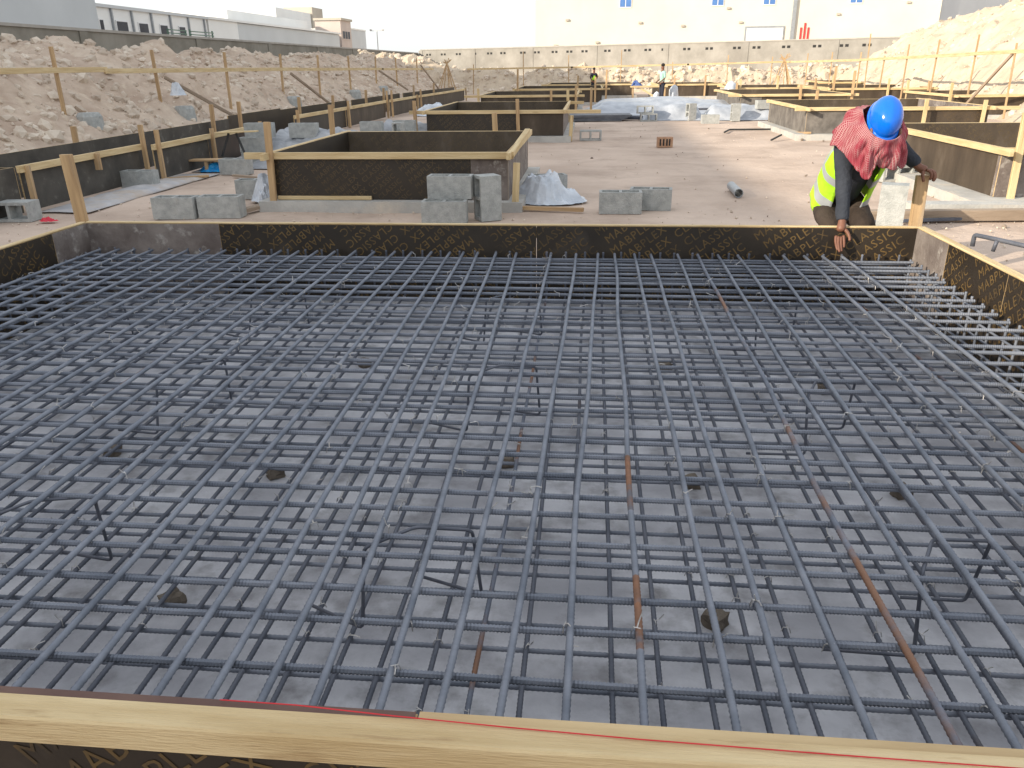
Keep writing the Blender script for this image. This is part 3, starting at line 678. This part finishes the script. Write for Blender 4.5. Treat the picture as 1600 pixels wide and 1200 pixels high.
cblock('block under the left corner of the covered pile',-5.25,12.6,.0,.0); cblock('middle block under the left corner of the covered pile',-5.28,12.65,.222,.0)
cblock('left upper block of the far stack behind the nearest box',-4.35,16.3,.22,.0); cblock('right upper block of the far stack behind the nearest box',-3.75,16.6,.22,.0)
for i,lb in enumerate(('left hollow block on its side in the far stack','middle hollow block on its side in the far stack','right hollow block on its side in the far stack')):
    cblock(lb,-4.5+.46*i,16.3+.05*i,0,.05,'side')
cblock('block standing by the second box left corner',-3.75,15.9,0,1.5,'end')
for i,(y,lb) in enumerate(((13.3,'post footing block on the left bank, nearest'),(16.6,'post footing block on the left bank, second'),(23.0,'post footing block on the left bank, third'),(29.2,'post footing block on the left bank, fourth'),(33.2,'post footing block on the left bank, fifth'))):
    zz=hl(-8.1,y)+.03
    mb=MB(); 
    for k in range(4): pass
    tube(mb,[(0,0,-.15),(0,0,.1),(0,0,.28),(0,0,.34)],[.22,.215,.2,.16],10)
    tag(link('footing_block',mb.mesh('footing_block',[BLOCK]),(-8.25,y-.2,zz),R.random()),lb,'concrete footing','post footings on the left bank')

# ---------------------------------------------------------------- sheets, piles, debris
def mound(name,x0,x1,y0,y1,h,m,label,cat,n=70,wr=.06,seed=0,fold=6.,base=0,prof=None,group=None):
    V=[];Fc=[]; ny=max(8,int(n*(y1-y0)/(x1-x0))); 
    for j in range(ny+1):
        for i in range(n+1):
            u=i/n;v=j/ny; x=x0+(x1-x0)*u; y=y0+(y1-y0)*v
            a=min(u,1-u)*2; b=min(v,1-v)*2
            q=ss(0,.35,a)*ss(0,.75,b)*(1+.35*noise.noise((u*3,v*2,seed)))
            if prof: q*=prof(u,v)
            z=base+h*q+wr*abs(noise.noise((x*fold+y*.6,y*fold*1.5,seed)))*min(1,q*4)+wr*.4*abs(noise.noise((x*fold*2.3,y*fold*2,seed+3)))*min(1,q*3)
            e=.06*noise.noise((x*3,y*3,seed+9))
            V.append((x+e*(x1-x0)*.3,y+e,z+.004))
    for j in range(ny):
        for i in range(n): a=j*(n+1)+i; Fc.append((a,a+1,a+n+2,a+n+1))
    o=link(name,mesh(name,V,Fc,[m],smooth=True)); 
    sm=o.modifiers.new('s','SOLIDIFY'); sm.thickness=.004
    return tag(o,label,cat,group)
mound('plastic_sheeting',-.45,5.6,25.3,29.4,.30,SHEET,'long pale plastic sheet over the rear rebar bundle','plastic sheet',130,.07,1,.7,prof=lambda u,v:.75+.5*ss(.0,.15,u)*(1-.6*u))
mound('plastic_sheeting',1.35,3.15,22.95,24.1,.34,SHEET,'left part of the pale plastic sheet on the front bundle','plastic sheet',80,.07,3,1.3)
mound('plastic_sheeting',3.0,5.1,22.9,24.1,.34,SHEET,'right part of the pale plastic sheet on the front bundle','plastic sheet',80,.07,5,1.3)
def bundle(label,x0,x1,y,n,z,r=.012,m=STEELD,h=3):
    t=thing('rebar_bundle',label,'rebar bundle',((x0+x1)/2,y,0))
    for k in range(n):
        mb=MB(); a=R.uniform(-.15,.15); yy=y+(k%8)*.035-.14+R.uniform(-.01,.01); zz=z+.02+.03*(k//8)
        tube(mb,[(x0+a,yy,zz),((x0+x1)/2,yy+R.uniform(-.03,.03),zz),(x1+a,yy,zz)],r,6)
        link('bar',mb.mesh('bar',[m]),parent=t)
bundle('dark bars sticking out of the front sheeted bundle',.95,5.0,23.5,24,.0)
bundle('dark bars under the rear plastic sheet',1.8,6.6,25.15,16,.15)
# dark boards
t=thing('board_stack','low stack of dark boards beside the second box','board stack',(-.1,23,0))
for k in range(5):
    mb=MB(); mb.box((-.95,-.45,0),(.95,.45,.028)); link('sheet',mb.mesh('sheet',[GREYSTACK]),(-.05+R.uniform(-.1,.1)+.03*k,23.3+R.uniform(-.05,.05),.004+.031*k),R.uniform(-.04,.04),t)
# crumpled plastic bag right of nearest box
def crumple(name,cx,cy,sx,sy,h,m,label,cat,seed,n=46):
    V=[];Fc=[]; rb=random.Random(seed); BP=[(rb.uniform(-.55,.45),rb.uniform(-.4,.4),rb.uniform(.45,.95),rb.uniform(.5,.8)) for _ in range(4)]
    for j in range(n+1):
        for i in range(n+1):
            u=i/n*2-1;v=j/n*2-1; rr=math.hypot(u,v); k=1 if rr<1e-6 else max(abs(u),abs(v))/rr
            X,Y=u*k,v*k; r0=math.hypot(X,Y); e=1+.35*noise.noise((math.atan2(Y,X)*1.2,seed,0))
            f1=abs(noise.noise((X*2.2,Y*2.2,seed))); f2=abs(noise.noise((X*5,Y*5,seed+2)))
            z=0
            for (bx,by,bh,br) in BP:
                d_=math.hypot(X-bx,(Y-by)*1.2)/(br*1.3); z+=.55*h*bh*max(0,1-d_*d_)**1.3
            cr_=1-2.2*abs(noise.noise((X*1.5+Y*.9,Y*1.9-X*.6,seed+5))); c2_=1-2.2*abs(noise.noise((X*3.4-Y*1.5,Y*3.9+X,seed+8)))
            z=(min(z,h*.85)*.75+h*.28*cr_+h*.13*c2_)*(1-r0**3)+.02*f2*(1-r0**3)
            z=max(z,.004+.012*f2)
            V.append((cx+X*sx*e,cy+Y*sy*e,z+.006))
    for j in range(n):
        for i in range(n): a=j*(n+1)+i; Fc.append((a,a+1,a+n+2,a+n+1))
    o=link(name,mesh(name,V,Fc,[m])); return tag(o,label,cat)
crumple('plastic_bag',-.45,9.25,.42,.42,.33,SHEETW,'crumpled clear plastic sheet right of the nearest box','plastic sheet',4)
crumple('plastic_bag',-3.78,9.15,.13,.2,.3,SHEETW,'small white plastic bag at the left corner of the nearest box','plastic bag',6)
crumple('plastic_bag',-.72,17.0,.13,.14,.22,SHEETW,'small white bag at the second box right corner','plastic bag',9)
crumple('plastic_bag',-5.65,11.95,.26,.2,.12,BLUEPL,'bright blue bag lying on the board by the covered pile','plastic bag',11)
crumple('plastic_bag',-5.6,15.5,.25,.2,.26,REDPL,'bright red bag beside the left strip','plastic bag',12)
crumple('plastic_bag',-5.54,7.74,.09,.05,.04,REDPL,'small red scrap on the sand at left','scrap',13)
crumple('plastic_bag',-4.9,26.5,.7,1.1,.35,SHEETW,'white plastic heap between strip and third box','plastic sheet',14)
crumple('plastic_bag',-3.6,28.3,.9,1.3,.3,SHEETW,'white plastic sheet left of the third box','plastic sheet',15)
crumple('plastic_bag',-4.6,20.5,.8,1.4,.16,SHEET,'greyish plastic sheet by the strip beyond the far stack','plastic sheet',16)
crumple('plastic_bag',-8.25,16.2,.16,.1,.25,SHEETW,'white bag hanging low at the second fence post','plastic bag',18)
bpy.data.objects['plastic_bag.009'].location.z=.95
# membrane strip beside the left strip form
MEMB=mat('dusty_membrane',(.36,.36,.38),(.50,.48,.47),3,.7,.4,8,c3=(.42,.35,.29),s3=2.4,t3=(.42,.62))
mound('membrane_strip',-6.05,-5.45,8.3,11.6,.03,MEMB,'greyish dusty membrane at the foot of the left strip, nearer piece','membrane',16,.03,21,3)
mound('membrane_strip',-6.0,-5.5,11.8,14.5,.04,MEMB,'greyish dusty membrane at the foot of the left strip, farther piece','membrane',16,.04,27,3)
# covered pile at left
mound('covered_pile',-5.45,-3.75,12.2,15.0,.42,TARP,'grey tarpaulin over the pile left of the nearest box','tarpaulin',60,.10,22,3.)
mound('covered_pile',-4.55,-3.1,16.6,18.2,.30,TARP,'grey tarpaulin over the far stack of blocks','tarpaulin',40,.06,25,3.)
# black trestle legs and board
t=thing('trestle','small black legged trestle leaning on the covered pile','trestle',(-5.55,12.4,0))
mb=MB(); 
for a in (-.12,.12): mb=MB(); tube(mb,[(-5.5+a*.5,12.35,.52),(-5.5+a*1.6,12.3,.18)],.018,6); link('leg',mb.mesh('leg',[BLACKP]),parent=t)
board('top',(-5.75,12.35,.53),(-5.1,12.35,.55),.12,.02,PINE,t)
t=thing('low_bench','low plank bench holding the blue bag','bench',(-5.9,12,0))
board('seat',(-6.0,11.9,.17),(-5.4,11.95,.17),.22,.025,PINE2,t); board('leg',(-5.75,11.85,0),(-5.75,11.85,.155),.05,.04,PINE2,t,up=(0,1,0)); board('leg',(-5.5,11.9,0),(-5.5,11.9,.155),.05,.04,PINE2,t,up=(0,1,0))
# loose planks
def plank(label,a,b,w_=.09,h_=.03,m=GREYW):
    o=board('timber_plank',a,b,w_,h_,m,None); return tag(o,label,'plank')
plank('grey plank lying slanted left of the nearest box',(-3.75,8.1,.03),(-3.4,9.1,.05),.1,.04)
plank('short plank behind the single left block',(-6.0,10.9,.02),(-5.4,11.15,.03),.06,.03,PINE2)
plank('thin timber along the foot of the clear plastic sheet',(-1.05,8.6,.03),(-.05,8.45,.03),.05,.04,PINE2)
plank('timber on the sand left of the tarpaulin pile',(-5.1,11.3,.02),(-4.3,10.9,.02),.07,.03,GREYW)
plank('long pale timber edge beside the right box foot',(2.4,8.0,.06),(6.6,8.3,.06),.11,.10,GREYW)
plank('thin dark bar beside the right corner stake',(2.3,7.75,.03),(3.6,8.05,.03),.03,.03,STEELD)
plank('timber raking from the far corner of the second right box',(4.15,18.4,.03),(4.35,17.0,.13),.06,.04,PINE2)
plank('dark broken stick at the foot of the second right box',(3.55,16.7,.02),(3.85,17.2,.08),.03,.03,BLACKP)
# kerb-like concrete strips near right box
concrete_pad(3.2,8,8.32,8.56,.12)
# grey pipe
t=thing('pvc_pipe','short grey pipe offcut lying on the open sand','pipe',(1.76,9.9,0))
V=[];Fc=[];n=20
for k,(yy,rr) in enumerate(((0,.052),(.62,.052),(.62,.046),(0,.046))):
    for i in range(n): a=2*math.pi*i/n; V.append((rr*math.cos(a),yy,rr*math.sin(a)+.05))
for k in range(4):
    for i in range(n): a=k*n+i;b=k*n+(i+1)%n;c0=((k+1)%4)*n; Fc.append((a,b,c0+(i+1)%n,c0+i))
link('pipe_wall',mesh('pipe_wall',V,Fc,[GREYP],smooth=False),(1.72,9.5,0),-.02,t)
# brick with holes
t=thing('clay_brick','lone perforated clay brick in the open sand','brick',(1.38,15.5,0))
mb=MB(); mb.box((-.14,-.08,0),(.14,.08,.18)); link('body',mb.mesh('body',[BRICK]),(1.38,15.55,0),.05,t)
for k in (-.09,-.03,.03,.08): mb=MB(); mb.box((k-.014,-.0825,.03),(k+.014,-.0805,.15)); link('painted_slot',mb.mesh('painted_slot',[DARK]),(1.38,15.55,0),.05,t)  # shade inside the brick holes painted as thin black boxes on its face
mb=MB(); tube(mb,fillet([(2.95,18.7,.02),(3.15,19.3,.03),(4.3,19.5,.02),(4.6,19.3,.02)],.1),.02,7); tag(link('rubber_hose',mb.mesh('rubber_hose',[BLACKP])),'thin dark hose curving over the bright sand','hose')
# hooked rebar lying at right edge
mb=MB(); tube(mb,fillet([(2.20,4.75,.455),(2.20,4.75,.52),(2.26,4.63,.52),(2.9,3.3,.50)],.018),.013,8)
tube(mb,[(2.255,4.62,.455),(2.26,4.61,.515)],.011,8)
tag(link('hooked_bar',mb.mesh('hooked_bar',[STEELD],True)),'thick hooked steel bar resting over the right form edge','steel bar')
board('support_batten',(2.7,3.4,.0),(2.7,3.4,.485),.06,.04,PINE2,bpy.data.objects['footing_formwork'],up=(0,1,0))
# sand mound to carry fence debris : bushes of sticks on ridge
for i,(x,y,lb) in enumerate(((9.6,44.0,'bundle of thin sticks propped against the back fence at right'),(-7.6,44.5,'bundle of thin sticks standing by the left end of the back ridge'))):
    t=thing('stick_bundle',lb,'stick bundle',(x,y,0))
    for k in range(9):
        mb=MB(); a=R.uniform(-.55,.55); tube(mb,[(x+a,y+R.uniform(-.3,.3),.2),(x+a*.1,y,1.5),(x-a*.5,y,1.5+R.uniform(.1,.35))],.022,5); link('stick',mb.mesh('stick',[PINE2]),parent=t)
# timber table beside standing worker
t=thing('work_table','timber work table beside the standing worker','table',(2.1,33,0))
board('top',(1.5,33,.62),(2.9,33,.62),.6,.05,PINE,t)
for x in (1.6,2.8):
    for y in (32.8,33.2): board('leg',(x,y,0),(x,y,.6),.06,.06,PINE2,t,up=(0,1,0))
board('brace',(1.9,32.75,.55),(2.7,32.75,.1),.04,.06,PINE,t)
crumple('plastic_bag',1.75,33,.22,.2,.2,mat('blue_cloth',(.05,.09,.25),(.08,.13,.32)),'dark blue cloth heap on the timber work table','cloth',31); bpy.data.objects['plastic_bag.010'].location.z=.65
# bags & buckets far
for i,(x,y,s,lb) in enumerate(((4.9,30.6,.22,'tall white bag standing between the far boxes'),(3.1,32.5,.18,'short white bag beside the standing worker'),(2.45,32.4,.12,'small white bag under the timber table'))):
    mb=MB(); tube(mb,[(0,0,0),(.02,0,.25*s/.18),(0,0,.5*s/.18),(.03,0,.62*s/.18),(.0,0,.68*s/.18)],[s,s*1.05,s*.95,s*.7,s*.2],10); tag(link('sack',mb.mesh('sack',[SHEETW],True),(x,y,0)),lb,'sack')

# ---------------------------------------------------------------- people
def skinned(name,chains,mats,parent,loc=(0,0,0),sub_=2,smooth=True):
    """chains: list of lists of (x,y,z,r); first vertex of a chain may repeat a position of an earlier one to join"""
    V=[];Ed=[];rad=[];roots=[];key={}
    for ch in chains:
        prev=None
        for i,(x,y,z,r) in enumerate(ch):
            k=(round(x,4),round(y,4),round(z,4))
            if k in key: idx=key[k]
            else:
                idx=len(V); V.append((x,y,z)); rad.append(r); key[k]=idx
                if i==0: roots.append(idx)
            if prev is not None and prev!=idx: Ed.append((prev,idx))
            prev=idx
    me=bpy.data.meshes.new(name); me.from_pydata(V,Ed,[])
    o=bpy.data.objects.new(name,me); col.objects.link(o)
    o.modifiers.new('skin','SKIN')
    if not me.skin_vertices: pass
    for i,sv in enumerate(me.skin_vertices[0].data):
        sv.radius=(rad[i],rad[i]) if not isinstance(rad[i],tuple) else rad[i]; sv.use_root=i in roots
    s=o.modifiers.new('sub','SUBSURF'); s.levels=sub_; s.render_levels=sub_
    dg=bpy.context.evaluated_depsgraph_get(); ev=o.evaluated_get(dg); m2=bpy.data.meshes.new_from_object(ev)
    bpy.data.objects.remove(o)
    for m in list(mats): m2.materials.append(m)
    m2.polygons.foreach_set('use_smooth',[True]*len(m2.polygons))
    m2.polygons.foreach_set('material_index',[0]*len(m2.polygons))
    return link(name,m2,loc,None,parent)
def wrinkle(me,amp,sc,seed=0):
    me.calc_loop_triangles() if False else None
    for v in me.vertices:
        n_=v.normal; c_=v.co; v.co=c_+n_*amp*(noise.noise((c_.x*sc,c_.y*sc,c_.z*sc*.6+seed))+.5*noise.noise((c_.x*sc*2.3,c_.y*sc*2.3,c_.z*sc+seed)))

P=thing('person','man in blue helmet, red checked scarf and yellow vest bending over the formwork','person',(1.77,5.8,0))
pel=(1.77,5.98,.50); 
body=skinned('body',[
 [(*pel,.10),(1.77,5.80,.68,.10),(1.77,5.62,.84,.105),(1.785,5.47,.97,.055),(1.795,5.42,1.03,.05),(1.80,5.37,1.07,.070),(1.80,5.335,1.05,.074),(1.80,5.305,1.00,.056)],
 [(1.77,5.62,.84,.105),(1.65,5.55,.93,.052),(1.632,5.40,.71,.036),(1.63,5.31,.505,.026),(1.625,5.295,.47,.028),(1.618,5.275,.425,.036)],
 [(1.77,5.62,.84,.105),(1.91,5.54,1.0,.05),(2.075,5.62,.875,.036),(2.15,5.60,.80,.026),(2.175,5.585,.785,.03),(2.20,5.575,.775,.036)],
 [(*pel,.10),(1.67,5.98,.48,.08),(1.665,5.60,.40,.052),(1.67,5.82,.10,.035),(1.67,5.66,.03,.03)],
 [(*pel,.10),(1.87,5.98,.48,.08),(1.875,5.60,.40,.052),(1.87,5.82,.10,.035),(1.87,5.66,.03,.03)],
 # right hand fingers reaching down
 [(1.592,5.268,.41,.012),(1.588,5.25,.375,.0105),(1.592,5.228,.345,.0095),(1.598,5.212,.322,.008)],
 [(1.606,5.264,.405,.012),(1.602,5.240,.365,.011),(1.604,5.218,.335,.0095),(1.609,5.203,.312,.008)],
 [(1.622,5.266,.405,.012),(1.62,5.244,.366,.0105),(1.620,5.224,.336,.0095),(1.622,5.210,.315,.008)],
 [(1.638,5.270,.412,.011),(1.64,5.252,.380,.0095),(1.640,5.236,.355,.0085),(1.638,5.225,.338,.007)],
 [(1.640,5.28,.45,.013),(1.662,5.262,.425,.012),(1.672,5.248,.398,.010),(1.672,5.240,.378,.0085)],
 # left hand gripping the stake top
 [(2.19,5.56,.785,.012),(2.215,5.545,.775,.011),(2.222,5.535,.745,.010),(2.215,5.54,.72,.0085)],
 [(2.205,5.565,.785,.012),(2.235,5.55,.772,.011),(2.243,5.54,.74,.010),(2.236,5.545,.712,.0085)],
 [(2.215,5.575,.785,.012),(2.250,5.565,.768,.011),(2.258,5.56,.735,.010),(2.248,5.562,.708,.0085)],
 [(2.215,5.59,.785,.011),(2.250,5.59,.765,.010),(2.258,5.588,.738,.009),(2.250,5.588,.715,.008)],
 [(2.175,5.56,.775,.013),(2.165,5.54,.755,.012),(2.170,5.53,.728,.010),(2.176,5.53,.71,.0085)],
],[SKIN],P)
# face features as part of the head area
def ellipsoid(name,c_,rx,ry,rz,m,parent,rot=None,seg=14):
    bm=bmesh.new(); bmesh.ops.create_uvsphere(bm,u_segments=seg,v_segments=seg//2+1,radius=1)
    for v in bm.verts: v.co=Vector((v.co.x*rx,v.co.y*ry,v.co.z*rz))
    me=bpy.data.meshes.new(name); bm.to_mesh(me); bm.free(); me.materials.append(m)
    for p in me.polygons: p.use_smooth=True
    return link(name,me,c_,rot,parent)
ellipsoid('nose',(1.80,5.245,.975),.012,.018,.02,SKIN,P); ellipsoid('ear',(1.715,5.28,1.04),.012,.022,.03,SKIN,P); ellipsoid('ear',(1.885,5.28,1.04),.012,.022,.03,SKIN,P)
for sx in (): ellipsoid('eye',(1.80+sx,5.168,.995),.011,.008,.008,FRAMEW,P)
# shirt
sh=skinned('shirt',[
 [(1.77,5.96,.54,.135),(1.77,5.80,.68,.13),(1.77,5.62,.85,.135),(1.785,5.49,.955,.075)],
 [(1.77,5.62,.85,.135),(1.645,5.55,.935,.070),(1.636,5.47,.82,.062),(1.632,5.40,.71,.055),(1.63,5.35,.60,.047),(1.63,5.312,.51,.040),(1.629,5.303,.492,.039)],
 [(1.77,5.62,.85,.135),(1.915,5.54,1.0,.068),(2.00,5.585,.935,.060),(2.075,5.62,.872,.052),(2.12,5.61,.835,.043),(2.15,5.602,.805,.037)],
],[SHIRT],P); wrinkle(sh.data,.010,13)
tr_=skinned('trousers',[
 [(1.77,6.0,.53,.15),(1.77,5.93,.50,.14)],
 [(1.77,5.93,.50,.14),(1.67,5.93,.47,.115),(1.665,5.74,.43,.092),(1.662,5.60,.395,.078),(1.665,5.72,.24,.064),(1.67,5.83,.09,.055)],
 [(1.77,5.93,.50,.14),(1.88,5.93,.47,.115),(1.88,5.74,.43,.092),(1.88,5.60,.395,.078),(1.875,5.72,.24,.064),(1.87,5.83,.09,.055)],
],[TROUS],P); wrinkle(tr_.data,.014,11,5)
for x in (1.67,1.87):
    skinned('boot',[[(x,5.87,.06,.045),(x,5.80,.045,.045),(x,5.70,.04,.042),(x,5.64,.035,.034)]],[BLACKP],P)
# helmet
def helmet(parent,c_,rot,a=.118,b=.150,h=.128):
    nu,nv=40,14; V=[];Fc=[]
    for j in range(nv+1):
        ph=(math.pi/2)*j/nv
        for i in range(nu):
            th=2*math.pi*i/nu; ct,st=math.cos(th),math.sin(th)
            rr=math.cos(ph)**.8; zz=math.sin(ph)
            ridge=1+ .022*math.exp(-((ct*a*rr)/.018)**2)*(1 if j>2 else 0)+.010*math.exp(-((abs(ct*a*rr)-.05)/.010)**2)*(1 if j>3 else 0)
            V.append((ct*a*rr*1.0,st*b*rr,zz*h*ridge))
    for j in range(nv):
        for i in range(nu): p=j*nu+i;q=j*nu+(i+1)%nu; Fc.append((p,q,q+nu,p+nu))
    n0=len(V)
    for k,(e,z) in enumerate(((1.0,0),(1.07,-.012),(1.09,-.018),(1.0,-.020),(.97,-.010))):
        for i in range(nu):
            th=2*math.pi*i/nu; ct,st=math.cos(th),math.sin(th); pk=max(0,-st)**3*.03*(1 if 0<k<4 else 0)
            V.append((ct*a*e,st*b*e-pk,z-pk*.2))
    for k in range(4):
        for i in range(nu): p=n0+k*nu+i;q=n0+k*nu+(i+1)%nu; Fc.append((p,p+nu,q+nu,q))
    return link('helmet',mesh('helmet',V,Fc,[HELM],smooth=True),c_,rot,parent)
up=Vector((.02,-.80,.60)).normalized(); fwd=-Vector((.05,-.62,-.82)); fwd=(fwd-up*fwd.dot(up)).normalized() # local +y = back
xx=fwd.cross(up).normalized()
rotH=Matrix((xx,fwd,up)).transposed()@Matrix.Rotation(math.radians(-8),3,'Z')
hc=Vector((1.80,5.315,1.12)); helmet(P,hc,rotH,.096,.135,.118)
ellipsoid('hair',(1.80,5.355,1.07),.084,.085,.09,HAIR,P); ellipsoid('painted_face_shade',(1.80,5.30,.995),.07,.055,.055,NAVY,P)  # dark ellipsoid over the face paints the deep shade under the helmet
# scarf
S=[[ (1.80,5.22,1.00),(1.80,5.24,.92),(1.81,5.28,.835)],[(1.755,5.225,1.01),(1.745,5.23,.91),(1.76,5.25,.84)],[(1.72,5.245,1.03),(1.70,5.235,.91),(1.715,5.25,.755)],
 [(1.70,5.28,1.06),(1.655,5.29,.97),(1.66,5.30,.85)],[(1.69,5.33,1.10),(1.62,5.39,1.02),(1.575,5.42,.925)],[(1.69,5.38,1.14),(1.625,5.46,1.09),(1.57,5.52,.96)],
 [(1.705,5.42,1.17),(1.665,5.51,1.16),(1.60,5.64,1.02)],[(1.79,5.45,1.18),(1.785,5.55,1.14),(1.77,5.72,1.0)],[(1.88,5.43,1.15),(1.895,5.52,1.11),(1.93,5.65,1.0)],
 [(1.905,5.36,1.10),(1.945,5.41,1.05),(1.985,5.46,.99)],[(1.89,5.29,1.04),(1.935,5.31,.96),(1.955,5.34,.835)],[(1.855,5.24,1.01),(1.885,5.26,.92),(1.90,5.29,.83)]]
def cr(a,b,c_,d,t): 
    a,b,c_,d=map(Vector,(a,b,c_,d)); return .5*((2*b)+(c_-a)*t+(2*a-5*b+4*c_-d)*t*t+(3*b-a-3*c_+d)*t**3)
NU,NV=144,36; V=[];UV=[]
for i in range(NU):
    f_=i/NU*12; k=int(f_); t_=f_-k
    rows=[cr(S[(k-1)%12][r],S[k%12][r],S[(k+1)%12][r],S[(k+2)%12][r],t_) for r in range(3)]
    for j in range(NV+1):
        v=j/NV
        p=cr(rows[0]*2-rows[1],rows[0],rows[1],rows[2],v*2) if v<.5 else cr(rows[0],rows[1],rows[2],rows[2]*2-rows[1],v*2-1)
        cen=Vector((1.79,5.42,.95)); d=(p-cen).normalized()
        fold=.013*math.sin(f_*3.7+2.2*noise.noise((f_*.5,v,9))+3.0*v+1.5*noise.noise((f_*.8,v*2,0)))*ss(0,.5,v)+.012*noise.noise((f_*1.6,v*3.2,2))+.014*(abs(noise.noise((f_*2.4-v*2.2,v*.9,4)))-.25)*2*ss(.1,.5,v)
        p=p+d*(fold+.006); p.z+=.012*noise.noise((f_*2.2,1,7))*v
        V.append(tuple(p)); UV.append((i/NU,v*.55))
Fc=[]
for i in range(NU):
    for j in range(NV):
        a=i*(NV+1)+j;b=((i+1)%NU)*(NV+1)+j; Fc.append((a,a+1,b+1,b))
me=mesh('scarf',V,Fc,[KEFF],smooth=True); ul=me.uv_layers.new(name='UVMap')
for p in me.polygons:
    for li in p.loop_indices:
        vi=me.loops[li].vertex_index; u,v=UV[vi]
        if p.index//NV==NU-1 and vi<(NV+1): u+=1
        ul.data[li].uv=(u,v)
so=link('scarf',me,(0,0,0),None,P); md=so.modifiers.new('s','SOLIDIFY'); md.thickness=.006; md.offset=-1
# vest : open shell round the torso
sp=[((1.77,5.93,.53),(.19,.175)),((1.77,5.88,.59),(.187,.17)),((1.77,5.80,.68),(.183,.165)),((1.77,5.70,.78),(.185,.16)),((1.775,5.62,.86),(.18,.155)),((1.78,5.56,.93),(.16,.13))]
V=[];Fc=[];fm=[]; nA=44; nT=22
ax=(Vector(sp[-1][0])-Vector(sp[0][0])).normalized(); side=Vector((1,0,0)); nrm_=side.cross(ax).normalized()
if nrm_.y>0: nrm_=-nrm_
for j in range(nT+1):
    f_=j/nT*(len(sp)-1); k=min(int(f_),len(sp)-2); t_=f_-k
    c0=Vector(sp[k][0]).lerp(Vector(sp[k+1][0]),t_); rx=sp[k][1][0]*(1-t_)+sp[k+1][1][0]*t_; ry=sp[k][1][1]*(1-t_)+sp[k+1][1][1]*t_
    for i in range(nA+1):
        gap=math.radians(26+16*(j/nT)); a=gap+(2*math.pi-2*gap)*i/nA
        fo=1+.045*noise.noise((a*2.2,j*.12,3))+.02*math.sin(a*9)*(1-j/nT)
        hang=-.05*(1-j/nT)**2*max(0,math.cos(a))
        p=c0+side*math.sin(a)*rx*fo+nrm_*math.cos(a)*ry*fo+Vector((0,0,hang)); V.append(tuple(p))
for j in range(nT):
    for i in range(nA):
        a=j*(nA+1)+i; Fc.append((a,a+1,a+nA+2,a+nA+1))
        fm.append(1 if (j in (5,6,7) or j in (12,13) or (j>13 and i in (9,10,33,34))) else 0)
vo=link('vest',mesh('vest',V,Fc,[HIVIS,REFL],fm,True),(0,0,0),None,P); md=vo.modifiers.new('s','SOLIDIFY'); md.thickness=.006; md.offset=1

def far_worker(label,x,y,H,shirt,trs,vest,face=0,arm=0):
    t=thing('person',label,'person',(x,y,0)); s=H/1.75
    def Q(c): return [(x+a*s*math.cos(face)-b*s*math.sin(face),y+a*s*math.sin(face)+b*s*math.cos(face),z*s,r*s) for a,b,z,r in c]
    skinned('body',[Q([(0,0,.95,.09),(0,0,1.2,.10),(0,0,1.40,.09),(0,0,1.50,.05),(0,-.01,1.60,.085),(0,-.01,1.68,.08)]),
      Q([(0,0,1.40,.09),(.19,0,1.40,.045),(.22,.02,1.15,.035),(.18,-.18,1.0+arm,.028),(.16,-.25,.98+arm,.03)]),
      Q([(0,0,1.40,.09),(-.19,0,1.40,.045),(-.22,.02,1.15,.035),(-.16,-.18,1.0,.028),(-.14,-.25,.98,.03)]),
      Q([(0,0,.95,.09),(.1,0,.9,.07),(.1,-.01,.48,.045),(.1,.02,.08,.035),(.1,-.12,.03,.03)]),Q([(0,0,.95,.09),(-.1,0,.9,.07),(-.1,-.01,.48,.045),(-.1,.02,.08,.035),(-.1,-.12,.03,.03)])],[SKIN],t,sub_=1)
    skinned('shirt',[Q([(0,0,.92,.12),(0,0,1.2,.135),(0,0,1.41,.115)]),Q([(0,0,1.41,.115),(.2,0,1.39,.065),(.225,.02,1.15,.052)]),Q([(0,0,1.41,.115),(-.2,0,1.39,.065),(-.225,.02,1.15,.052)])],[shirt],t,sub_=1)
    skinned('trousers',[Q([(0,0,.96,.12),(.1,0,.85,.09),(.1,-.01,.48,.07),(.1,.02,.1,.06)]),Q([(0,0,.96,.12),(-.1,0,.85,.09),(-.1,-.01,.48,.07),(-.1,.02,.1,.06)])],[trs],t,sub_=1)
    ellipsoid('hair',(x,y,1.71*s),.09*s,.095*s,.08*s,HAIR,t)
    if vest: skinned('vest',[Q([(0,0,.95,.135),(0,0,1.2,.15),(0,0,1.40,.13)])],[HIVIS],t,sub_=1)
far_worker('far worker in a mint green shirt standing beside the timber table',2.62,32.0,1.42,MINT,NAVY,False,-1.2)
far_worker('small far worker in a yellow vest by the back spoil ridge',.10,38.5,1.28,NAVY,NAVY,True,.5,.3)
